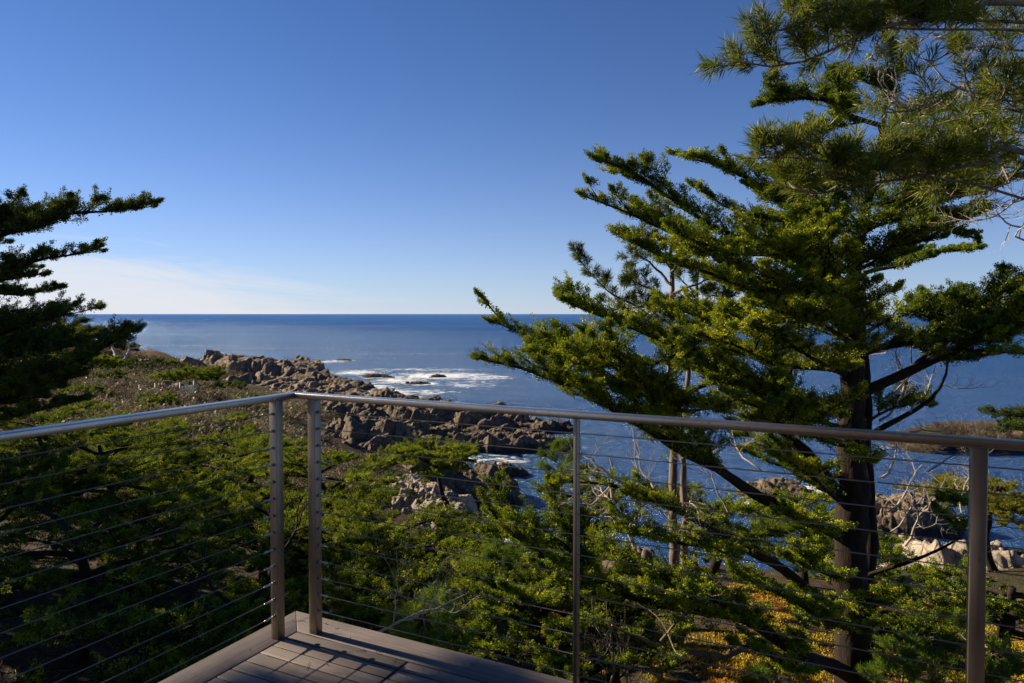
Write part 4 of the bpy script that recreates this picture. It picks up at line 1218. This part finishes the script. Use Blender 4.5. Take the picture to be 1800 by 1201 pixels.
# ---- pines
def tufts(fb, p, d, rng, n=70, L=0.13, shoot=0.16, w=0.004, tint=0.5):
    """bottle-brush needle tufts: p, d (m,3)"""
    m = len(p)
    u = rng.random((m, n))
    base = p[:, None] + d[:, None] * (shoot * (u - 0.3))[..., None]
    r = rng.normal(size=(m, n, 3))
    r = r - (r * d[:, None]).sum(-1, keepdims=True) * d[:, None]
    r = unit(r)
    ang = np.radians(rng.uniform(18, 72, (m, n)))[..., None]
    nd = unit(d[:, None] * np.cos(ang) + r * np.sin(ang) + np.array([0, 0, -0.05]))
    t = np.clip(tint + 0.12 * rng.normal(size=(m, 1)) + 0.12 * rng.normal(size=(m, n)), 0.05, 1)
    fb.kites(base.reshape(-1, 3), nd.reshape(-1, 3), (L * rng.uniform(.55, 1.2, (m, n))).ravel(), w, rng, t.ravel(), 0.4)
    k = rng.random(m) < 0.6
    q = p[k] + d[k] * shoot * 0.6
    for _ in range(3):
        fb.kites(q, unit(d[k] + 0.08 * rng.normal(size=q.shape)), 0.4 * L, 0.045 * L, rng, np.zeros(len(q)), 0.4)


def pine_branch(tb, fb, P, r0, rng, f0=.3, per_m=7, L=.5, r1=.006, n=52, nL=.14, w=.0038, tint=.5, up=.35, shoot=.16, bare_p=.25, side=2):
    tb.tube(P, np.linspace(r0, r1, len(P)), 7, .5, .05, rng, cap=False)
    seg = np.linalg.norm(np.diff(P, axis=0), axis=1)
    s = np.concatenate([[0], np.cumsum(seg)]) / seg.sum()
    ns = max(3, int(seg.sum() * (1 - f0) * per_m))
    pos, dirs = [], []
    for k in range(ns):
        t = f0 + (1 - f0) * (k + rng.random()) / ns
        m = np.array([np.interp(t, s, P[:, c]) for c in range(3)])
        i = min(len(P) - 2, int(t * (len(P) - 1)))
        T = unit(P[i + 1] - P[i])
        d = unit(T * rng.uniform(.3, 1) + rng.normal(size=3) * .8 + np.array([0, 0, up]))
        ln = L * rng.uniform(.4, 1.2) * (1.15 - .6 * t)
        q = [m]
        dd = d
        for c in range(5):
            dd = unit(dd + rng.normal(size=3) * .18 + np.array([0, 0, .16 * (up > 0)]))
            q.append(q[-1] + dd * ln / 5)
        q = np.array(q)
        tb.segs(q[:-1], q[1:], np.linspace(.008, .005, 5), np.linspace(.007, .004, 5))
        if rng.random() < bare_p:
            bare(tb, q[3], dd, ln * .6, .005, rng, 1)
            continue
        pos.append(q[-1])
        dirs.append(dd)
        for c in range(side):
            e = unit(dd + rng.normal(size=3) * .6 + np.array([0, 0, .25]))
            a = q[rng.integers(2, 5)]
            f = a + e * ln * rng.uniform(.2, .45)
            tb.segs([a], [f], .005, .004)
            pos.append(f)
            dirs.append(e)
    pos.append(P[-1])
    dirs.append(unit(P[-1] - P[-2]))
    tufts(fb, np.array(pos), np.array(dirs), rng, n, nL, shoot, w, tint)


rng = np.random.default_rng(301)
base = np.array([8.6, 6.6, float(hz(8.6, 6.6))])
root = thing('pine_tree', 'near pine with long needle tufts and grey lichened boughs in the upper right corner', 'tree', base)
TP = resample([base - [0, 0, .3], base + [.1, 0, 4], base + [-.1, .1, 8], base + [.1, 0, 13]], 30)
b = MB()
b.tube(TP, np.linspace(.34, .14, 30), 14, .5, .05, rng)
b.build('trunk', M['bark_grey'], root, base, smooth=True)
fb = MB()


def near_bough(pts, z0, r0, **kw):
    s = TP[int(29 * z0 / 13)]
    P = wiggle(resample([s] + [at(*p) for p in pts], 26), rng, .015)
    tb = MB()
    pine_branch(tb, fb, P, r0, rng, **kw)
    tb.build('bough', M['bark_pine'], root, base, smooth=True)
    return P


PA = near_bough([(1800, 4, 6.2), (1677, 29, 6.0), (1594, 40, 5.9), (1527, 56, 5.8), (1473, 82, 5.75), (1377, 121, 5.7), (1300, 112, 5.65)], 9.6, .055, f0=.62, per_m=14, L=.38, tint=.55, bare_p=.06, side=3)
near_bough([(1640, 30, 6.0), (1560, 10, 5.9), (1480, -5, 5.8), (1420, 10, 5.8)], 9.6, .03, f0=.7, per_m=12, L=.4, tint=.5)
near_bough([(1560, 48, 5.9), (1470, 50, 5.75), (1400, 45, 5.7), (1335, 60, 5.65)], 9.6, .02, f0=.72, per_m=16, L=.34, tint=.6, bare_p=0, side=3)
PB = near_bough([(1800, 270, 6.4), (1756, 283, 6.2), (1677, 296, 6.0), (1606, 312, 5.9), (1552, 318, 5.8), (1506, 329, 5.75), (1440, 341, 5.7), (1380, 330, 5.65)], 7.4, .05, f0=.66, per_m=15, L=.42, tint=.6, bare_p=.05, up=.55, side=3)
near_bough([(1620, 308, 5.95), (1540, 300, 5.8), (1480, 290, 5.7), (1420, 280, 5.6), (1330, 280, 5.6)], 7.4, .02, f0=.72, per_m=18, L=.36, tint=.6, bare_p=0, up=.6, side=3)
PC = near_bough([(1800, 121, 6.2), (1748, 129, 6.1), (1710, 141, 6.0), (1665, 166, 5.9), (1615, 191, 5.85), (1556, 198, 5.8)], 8.6, .032, f0=.35, per_m=9, L=.45, tint=.4, bare_p=.65)
near_bough([(1800, 200, 6.8), (1740, 215, 6.7), (1680, 235, 6.6), (1600, 240, 6.5)], 8.0, .03, f0=.3, per_m=14, L=.5, tint=.45, bare_p=.2)
near_bough([(1800, 90, 7.2), (1740, 80, 7.1), (1680, 90, 7.0), (1640, 110, 7.0)], 9.4, .03, f0=.3, per_m=14, L=.5, tint=.45, bare_p=.2)
near_bough([(1810, 160, 6.0), (1770, 175, 5.8), (1720, 185, 5.7), (1690, 215, 5.6)], 8.6, .025, f0=.35, per_m=14, L=.42, tint=.5, bare_p=.25)
near_bough([(1820, 300, 6.6), (1780, 320, 6.5), (1720, 340, 6.4), (1650, 350, 6.3)], 7.2, .025, f0=.4, per_m=13, L=.4, tint=.45, bare_p=.35)
near_bough([(1830, 40, 6.6), (1790, 30, 6.4), (1750, -10, 6.3)], 9.8, .025, f0=.4, per_m=13, L=.45, tint=.45, bare_p=.2)
near_bough([(1830, 240, 7.4), (1790, 245, 7.3), (1740, 250, 7.2), (1670, 270, 7.1)], 7.8, .025, f0=.35, per_m=14, L=.5, tint=.5, bare_p=.15)
fb.build('needles', M['pine'], root, base)
b = MB()
for (px, py, d, dx, dz, L) in [(1800, 345, 6.2, -.6, -.3, .6), (1800, 400, 6.4, -.8, 0, .5), (1810, 430, 6.4, -.7, .2, .55), (1800, 350, 6.4, -.7, -.9, .7), (1700, 160, 5.9, -.6, .5, .55), (1640, 190, 5.8, -.8, .2, .6), (1600, 195, 5.8, -.7, .4, .5), (1680, 210, 5.8, -.8, -.1, .6), (1740, 130, 6, -.6, .7, .5), (1750, 300, 6.1, -.4, .6, .5), (1560, 40, 5.9, -.2, -.8, .4), (1700, 30, 6.0, -.3, -.8, .5)]:
    bare(b, at(px, py, d), (dx, rng.uniform(-.4, .4), dz), L, .010, rng, 2)
b.build('bare_twigs', M['bark_dead'], root, base, smooth=True)
lf = MB()
c = np.array([at(px, py, d) for (px, py, d) in [(1612, 183, 5.8), (1625, 180, 5.8), (1640, 178, 5.8), (1757, 103, 5.9), (1750, 128, 6.0), (1600, 188, 5.8), (1700, 150, 5.9), (1545, 82, 5.8), (1546, 90, 5.8)]])
c = np.repeat(c, 5, 0) + rng.normal(size=(45, 3)) * .03
lf.lumps(c, np.full(45, .05), np.tile([[0, 0, -.5]], (45, 1)), 24, rng, np.full(45, .5), .12)
lf.build('lichen', M['lichen'], root, base)

# slender pine behind the big cypress
rng = np.random.default_rng(302)
base = gpt(1190, 17.2)
root = thing('pine_tree', 'slender pale trunked pine rising behind the left limbs of the big cypress', 'tree', base)
b = MB()
b.tube(resample([base - [0, 0, .3], at(1190, 1140, 17.2), at(1186, 900, 17.2), at(1181, 700, 17.2), at(1180, 560, 17.2), at(1178, 430, 17.2)], 40) + np.random.default_rng(5).normal(size=(40, 3)) * .025, np.linspace(.155, .04, 40), 10, .5, .10, rng)
b.build('trunk', M['bark_grey'], root, base, smooth=True)
fb = MB()
for pts in [[(1180, 590), (1130, 545), (1080, 520), (1040, 485), (1012, 445)], [(1180, 570), (1130, 540), (1090, 545), (1055, 540)], [(1180, 540), (1150, 510), (1125, 500), (1110, 490)], [(1179, 500), (1150, 470), (1120, 450), (1105, 460)],
            [(1178, 470), (1160, 440), (1130, 420), (1120, 432)], [(1180, 520), (1220, 500), (1250, 490), (1270, 500)], [(1180, 550), (1230, 530), (1260, 520), (1290, 530)], [(1178, 450), (1190, 420), (1200, 400)], [(1180, 600), (1220, 580), (1255, 570)], [(1180, 570), (1160, 560), (1140, 575)], [(1179, 480), (1210, 450), (1240, 440)]]:
    tb = MB()
    P = wiggle(resample([at(x, y, 17.2 + rng.uniform(-.5, .5)) if k else at(x, y, 17.2) for k, (x, y) in enumerate(pts)], 14), rng, .03)
    pine_branch(tb, fb, P, .04, rng, f0=.3, per_m=9, L=.42, n=60, nL=.17, w=.006, tint=.3, up=.5, bare_p=.08, shoot=.2, side=2)
    tb.build('bough', M['bark_pine'], root, base, smooth=True)
fb.build('needles', M['pine'], root, base)
base = gpt(1203, 18.2)
root = thing('pine_tree', 'second thinner pine trunk close behind the slender pale pine', 'tree', base)
b = MB()
P = resample([base - [0, 0, .3], at(1203, 1000, 18.2), at(1200, 850, 18.2), at(1203, 700, 18.2), at(1222, 560, 18.2), at(1228, 480, 18.2)], 40)
P = wiggle(P, rng, .04)
b.tube(P, np.linspace(.12, .035, 40), 10, .5, .10, rng)
b.build('trunk', M['bark_grey'], root, base, smooth=True)
fb = MB()
for k in range(7):
    tb = MB()
    m = P[rng.integers(32, 40)]
    a = rng.uniform(0, 6.28)
    q = resample([m, m + [.5 * math.cos(a), .5 * math.sin(a), .2], m + [1.0 * math.cos(a), 1.0 * math.sin(a), .5]], 10)
    pine_branch(tb, fb, q, .03, rng, f0=.3, per_m=9, L=.4, n=50, nL=.17, w=.006, tint=.3, up=.5, bare_p=.1, shoot=.2)
    tb.build('bough', M['bark_pine'], root, base, smooth=True)
fb.build('needles', M['pine'], root, base)


def young_pine(label, base, H, seed, n=9, tint=.5, nL=.14):
    rng = np.random.default_rng(seed)
    root = thing('young_pine', label, 'tree', base)
    tb, fb = MB(), MB()
    base = np.array(base, float)
    top = base + np.array([rng.normal() * .1, rng.normal() * .1, H])
    S = resample([base - [0, 0, .1], (base + top) / 2 + rng.normal(size=3) * .04, top], 10)
    tb.tube(S, np.linspace(.03, .01, 10), 6, .5, cap=False)
    tb.build('stem', M['bark_pine'], root, base, smooth=True)
    for k in range(n):
        m = S[int(9 * (.25 + .7 * k / n))]
        a = k * 2.4
        ln = H * .42 * (1.1 - .7 * k / n)
        d = np.array([math.cos(a), math.sin(a), .35])
        tb2 = MB()
        pine_branch(tb2, fb, resample([m, m + d * ln * .5, m + d * ln + [0, 0, .12 * ln]], 8), .012, rng, f0=.2, per_m=16, L=.3, n=60, nL=nL, w=.004, tint=tint, up=.6, bare_p=0, shoot=.2, side=2)
        tb2.build('branch', M['bark_pine'], root, base, smooth=True)
    fb.build('needles', M['young_pine'], root, base)


young_pine('small bright green pine on the ice plant at the bottom, right of the slender trunk', gpt(1350, 12.2), 1.35, 401)
young_pine('soft green young pine beside the right railing post, above the ice plant', gpt(1600, 13.0), 1.5, 402)
young_pine('taller young pine just right of the right railing post', gpt(1720, 13.4), 1.9, 403, tint=.35)
young_pine('vivid green pine sapling at the deck edge below the right railing', at(742, 1190, 8.6), 1.0, 404, tint=.6, nL=.12)
young_pine('yellowish young pine in the middle of the cypress canopy', at(868, 1080, 14), 1.4, 405, tint=.3)
young_pine('young pine by the dark inlet left of the slim baluster', at(905, 1060, 15), 1.3, 406, tint=.4)
young_pine('young pine tip standing against the water left of the slim baluster', at(985, 870, 26), 2.2, 407, tint=.4, nL=.2)


# leaning bare trunks and dead trees
def dead_tree(label, base, d, L, r, seed, lev=3, mat='bark_dead', name='dead_tree', nb=(3, 5), up=.1):
    rng = np.random.default_rng(seed)
    b = MB()
    bare(b, base, d, L, r, rng, lev, .5, up, .9, nb)
    o = b.build(name, M[mat], None, base, smooth=True)
    return tag(o, label, 'tree')


dead_tree('bleached leaning dead tree on the far left headland', gpt(222, 165), (-1, 0, .9), 9, .7, 501, 3)
dead_tree('pale leaning dead trunk between the lower limbs of the big cypress', at(1430, 1180, 13.4), (-1.05, 0, 1.5), 4.6, .09, 502, 2, 'bark_grey', nb=(2, 3), up=.02)
dead_tree('bleached driftwood snag on the shaded litter under the left railing', gpt(215, 11.5), (.1, .2, 1), 1.1, .045, 503, 2)
dead_tree('tangle of bone white dead branches against the water right of the baluster', at(1120, 985, 20), (-.3, 0, 1), 3.2, .07, 504, 3, nb=(5, 7))
dead_tree('bleached dead shrub against the water right of the big trunk', at(1590, 960, 20), (.3, 0, 1), 2.2, .04, 505, 3, nb=(4, 5))
dead_tree('bare dead sapling at the bottom left of the slender pine trunk', gpt(1085, 11.5), (.05, .1, 1), 2.4, .04, 506, 3, 'bark_grey', nb=(4, 6), up=.25)
dead_tree('bare crooked shrub under the brush islet at the right', at(1690, 900, 26), (.1, 0, 1), 2.4, .035, 507, 3, nb=(5, 7))
dead_tree('dark dead trunk leaning in the shade at the bottom left', gpt(60, 11.5), (1.2, .6, .8), 4.2, .15, 509, 3, 'bark', nb=(3, 5), up=.02)
dead_tree('dead twiggy shrub at the deck edge near the lowest right cables', at(640, 1120, 8.2), (.9, .3, .5), 1.3, .02, 510, 3, nb=(4, 5))

# ------------------------------------------------------------------ ground cover nobody could count
rng = np.random.default_rng(601)


def scatter_px(box, n, lo=6, hi=320):
    """ground points scattered under a window of the view"""
    x0, x1, d0, d1 = box
    x = rng.uniform(x0, x1, n)
    y = rng.uniform(d0, d1, n)
    return np.stack([x, y, hz(x, y)], 1)


c = scatter_px((0.5, 17, 9.0, 22), 26000)
den = fbm(c[:, 0] / 1.3, c[:, 1] / 1.3, 77, 4)
c = c[den > -0.06]
fb = MB()
nk = 7
P = np.repeat(c, nk, 0) + rng.normal(size=(len(c) * nk, 3)) * np.array([.05, .05, .01])
d = unit(rng.normal(size=P.shape) * .6 + np.array([0, 0, .9]))
t = np.repeat(np.clip(.38 + 1.1 * fbm(c[:, 0] / 2, c[:, 1] / 2, 5, 3) + .12 * rng.normal(size=len(c)), 0, 1), nk)
fb.kites(P, d, rng.uniform(.04, .09, len(P)), .011, rng, np.clip(t + .1 * rng.normal(size=len(P)), 0, 1))
tag(fb.build('ice_plant', M['ice']), 'orange and yellow ice plant carpeting the ground at the bottom right', 'ice plant', kind='stuff')

c = np.vstack([scatter_px((-11, 2, 7, 17), 16000), scatter_px((2, 16, 7, 22), 9000)])
fb = MB()
d = unit(rng.normal(size=c.shape) * np.array([1, 1, .35]) + np.array([0, 0, .12]))
fb.kites(c + [0, 0, .02], d, rng.uniform(.06, .28, len(c)), rng.uniform(.004, .012, len(c)), rng, rng.random(len(c)))
tag(fb.build('leaf_litter', M['litter']), 'dry brown twigs and leaf litter on the shaded slope', 'leaf litter', kind='stuff')


def brush(label, regions, n, size, seed, k=26, t0=.5, off=0.0):
    rng = np.random.default_rng(seed)
    b = MB()
    for (x0, x1, y0, y1) in regions:
        x, y = rng.uniform(x0, x1, n), rng.uniform(y0, y1, n)
        keep = fbm(x / 6, y / 6, seed, 3) > -.09
        x, y = x[keep], y[keep]
        z = hz(x, y) + off
        ok = z > 0.8
        c = np.stack([x, y, z], 1)[ok]
        m = len(c)
        sz = size * rng.uniform(.6, 1.3, m)
        P = np.repeat(c, k, 0)
        S = np.repeat(sz, k)
        d = unit(rng.normal(size=(m * k, 3)) * np.array([1, 1, .5]) + np.array([0, 0, .75]))
        s0 = P + d * (S * .15)[:, None]
        tt = np.clip(np.repeat(t0 + .16 * rng.normal(size=m) + 1.0 * fbm(x[ok] / 9, y[ok] / 9, seed + 3, 3), k) + .15 * rng.normal(size=m * k), 0, 1)
        b.segs(s0, P + d * S[:, None], .026 * size, .012 * size, tt)
        e = P + d * (S * rng.uniform(.5, .9, m * k))[:, None]
        d2 = unit(d + rng.normal(size=d.shape) * .8)
        b.segs(e, e + d2 * (S * .45)[:, None], .018 * size, .009 * size, tt)
        b.kites(e + d2 * (S * .3)[:, None], unit(rng.normal(size=d.shape)), S * .22, S * .06, rng, np.clip(tt + .2, 0, 1))
    return tag(b.build('dry_brush', M['dry']), label, 'brush', kind='stuff')


brush('dry tan brush covering the terrace on the left', [(-75, -28, 62, 125), (-48, -22, 48, 70)], 1500, 1.5, 701)
brush('low dry brown scrub on the bank under the left railing', [(-34, -10, 40, 78)], 1300, .9, 702, 22, .3)
brush('dry grey scrub on the far left headland', [(-125, -75, 140, 200)], 800, 2.2, 703, 22, .3)
rng = np.random.default_rng(704)
b = MB()
for k in range(420):
    x, y = rng.uniform(58, 82), rng.uniform(100, 109)
    z = 2.6 - ((y - 104.5) / 5) ** 2 * 1.2 - max(0, (67 - x) / 7) ** 2 * 1.6
    c = np.array([[x, y, z]])
    s = rng.uniform(.9, 1.7)
    d = unit(rng.normal(size=(26, 3)) * np.array([1, 1, .5]) + np.array([0, 0, .8]))
    tt = np.clip(.45 + .15 * rng.normal() + .15 * rng.normal(size=26), 0, 1)
    b.segs(np.repeat(c, 26, 0), c + d * s, .03, .012, tt)
    e = c + d * s * .6
    b.segs(e, e + unit(d + rng.normal(size=d.shape) * .8) * s * .5, .018, .01, tt)
tag(b.build('dry_brush', M['dry']), 'grey brown leafless brush on the islet at the right', 'brush', kind='stuff')


# ------------------------------------------------------------------ picket fences on the terrace
def picket_fence(label, p0, p1, hgt, n):
    p0, p1 = np.array(p0), np.array(p1)
    root = thing('picket_fence', label, 'fence', p0, 'white picket fences on the terrace')
    L = np.linalg.norm((p1 - p0)[:2])
    ang = math.atan2(p1[1] - p0[1], p1[0] - p0[0])
    root.rotation_euler = (0, 0, ang)
    for k in range(n):
        x = L * k / (n - 1)
        b = MB()
        b.box(x - .05, x + .05, -.015, .015, .1, hgt)
        b.build('picket', M['fence'], root)
    for z in (.35, hgt - .25):
        b = MB()
        b.box(-.1, L + .1, .016, .06, z, z + .1)
        b.build('rail', M['fence'], root)
    for x in (-.12, L + .12):
        b = MB()
        b.box(x - .07, x + .07, -.07, .07, -.6, hgt + .5)
        b.build('post', M['fence'], root)


def fpt(px, py, d):
    p = at(px, py, d)
    p[2] = float(hz(p[0], p[1])) + .15
    return p


picket_fence('white picket fence panel beside the grey boulder, nearer the crag', fpt(318, 686, 86), fpt(340, 684, 88), 1.7, 9)
picket_fence('short white picket fence panel lower on the bank, left of the grey boulder', fpt(247, 706, 84), fpt(272, 701, 86), 1.1, 9)

# ------------------------------------------------------------------ deck and railing
TH = -math.radians(26.8)
EX, EY = -1.054, 3.377
DZ = CZ - 1.447
root = thing('wooden_deck', 'weathered grey brown wooden deck with mitred border boards at the corner', 'deck', (EX, EY, DZ), rz=TH)
BW, PT, GAP = .166, .0748, .006
b = MB()     # right border, mitred at the corner
for (nm, mat, flip) in (('border_board', M['wood'], False), ('border_board', M['wood_y'], True)):
    b = MB()
    g = .0015
    top = [(g, 0), (6.5, 0), (6.5, -BW + .003), (BW + g - .003, -BW + .003)]
    if flip:
        top = [(-y, -x) for x, y in top][::-1]
    v = [(x, y, 0) for x, y in top] + [(x, y, -.03) for x, y in top]
    b.add(v, [(3, 2, 1, 0), (4, 5, 6, 7), (0, 1, 5, 4), (1, 2, 6, 5), (2, 3, 7, 6), (3, 0, 4, 7)], .5)
    b.build(nm, mat, root, bevel=.0025)
b = MB()
rng = np.random.default_rng(801)
y = -BW - .003
while y > -6.4:
    t1, t2 = rng.random(), rng.random()
    b.box(BW + .004, .773, y - PT + GAP, y, -.028, -.0005, t1)
    b.box(.785, 6.5, y - PT + GAP, y, -.028, -.0005, t2)
    y -= PT
b.build('decking', M['wood'], root, bevel=.002)
b = MB()
for x in np.arange(.4, 6.4, .4):
    b.box(x - .02, x + .02, -6.4, -.03, -.2, -.031)
b.box(.02, 6.5, -.03, -.005, -.25, -.031)
b.box(.01, .04, -6.5, -.031, -.25, -.031)
b.build('joists', M['wood'], root)
b = MB()
for (x, yy) in ((.3, -.3), (5.5, -.3), (.3, -5.5), (5.5, -5.5)):
    b.box(x - .07, x + .07, yy - .07, yy + .07, -5.8, -.251)
b.build('piers', M['wood'], root)

OFF, RH = .135, 1.088
rail = thing('deck_railing', 'stainless steel cable railing around the deck corner with flat top rail', 'railing', (EX, EY, DZ), rz=TH)
RW, RT = .0285, .024
for flip in (False, True):
    b = MB()
    top = [(OFF - RW + .0008, -OFF + RW), (6.4, -OFF + RW), (6.4, -OFF - RW), (OFF + RW + .0008, -OFF - RW)]
    if flip:
        top = [(-yy, -x) for x, yy in top][::-1]
    v = [(x, yy, RH) for x, yy in top] + [(x, yy, RH - RT) for x, yy in top]
    b.add(v, [(3, 2, 1, 0), (4, 5, 6, 7), (0, 1, 5, 4), (1, 2, 6, 5), (2, 3, 7, 6), (3, 0, 4, 7)])
    b.build('top_rail', M['steel'], rail, bevel=.002)
PH = .021


def post(x, yy, hw, hh):
    b = MB()
    b.box(x - hw, x + hw, yy - hh, yy + hh, .0005, RH - RT)
    return b


for u in (.25, 2.76, 5.3):
    post(u, -OFF, PH, PH).build('post', M['post_steel'], rail, bevel=.0025)
    post(OFF, -u, PH, PH).build('post', M['post_steel'], rail, bevel=.0025)
for u in (1.517, 4.03):
    post(u, -OFF, .0075, .016).build('baluster', M['post_steel'], rail, bevel=.001)
    post(OFF, -u, .016, .0075).build('baluster', M['post_steel'], rail, bevel=.001)


def cable_mesh(flip):
    a, z = np.array([.25 + PH - .004, -OFF, 0]), np.array([6.3, -OFF, 0])
    if flip:
        a, z = np.array([OFF, -.25 - PH + .004, 0]), np.array([OFF, -6.3, 0])
    d = unit(z - a)
    b = MB()
    b.tube([a, z], .0021, 8)
    fit = MB()
    fit.tube([a + d * .004, a + d * .014, a + d * .016, a + d * .055, a + d * .062], [.0065, .0065, .0042, .0042, .003], 10)
    o = a - d * (2 * PH - .002)
    nut = MB()
    nut.tube([o + d * .004, o - d * .004, o - d * .010, o - d * .013], [.0065, .0065, .0055, .003], 10)
    return b, fit, nut


for flip in (False, True):
    cb, fit, nut = cable_mesh(flip)
    c0 = cb.build('cable', M['cable'], rail, smooth=True)
    f0 = fit.build('end_fitting', M['steel'], c0, smooth=True)
    n0 = nut.build('end_nut', M['steel'], c0, smooth=True)
    c0.location = (0, 0, .103)
    for k in range(1, 13):
        c = c0.copy()
        COL.objects.link(c)
        c.location = (0, 0, .103 + .0753 * k)
        for e in (f0, n0):
            g = e.copy()
            COL.objects.link(g)
            g.parent = c


# ------------------------------------------------------------------ the house the deck belongs to, behind the viewer
root = thing('house', 'dark timber clad house wall with eave behind the deck', 'house', (EX, EY, DZ), rz=TH)
m_, N_ = new_mat('dark_timber_cladding')
c_ = obj_coord(N_)
g_ = N_.noise(N_.scale(c_, (2, 2, 60)), 1.0, 5)
out(N_, principled(N_, N_.ramp(g_, [(0.3, (0.05, 0.032, 0.02)), (0.7, (0.13, 0.085, 0.055))]), 0.7))
b = MB()
b.box(-.3, 9, -6.9, -6.45, -5.5, 4.0)
b.build('wall', m_, root)
b = MB()
b.box(-.9, 9.5, -7.2, -5.6, 4.003, 4.25)
b.build('roof', m_, root)

rng = np.random.default_rng(901)
b = MB()
n_ = 260
u_, v_ = rng.uniform(.05, 2.2, n_), rng.uniform(.05, 2.2, n_)
ct, st = math.cos(TH), math.sin(TH)
P = np.stack([EX + u_ * ct + v_ * st, EY + u_ * st - v_ * ct, np.full(n_, DZ + .003)], 1)
d = unit(rng.normal(size=(n_, 3)) * np.array([1, 1, .02]))
L = rng.uniform(.012, .07, n_)
b.segs(P, P + d * L[:, None], .0011, .0007, rng.random(n_))
k_ = rng.random(n_) < .25
b.kites(P[k_] + [0, 0, .001], unit(d[k_] + [0, 0, .05]), .014, .004, rng, rng.random(k_.sum()))
tag(b.build('fallen_needles', M['litter']), 'fallen brown needles and leaf bits lying on the deck boards', 'needles', kind='stuff')
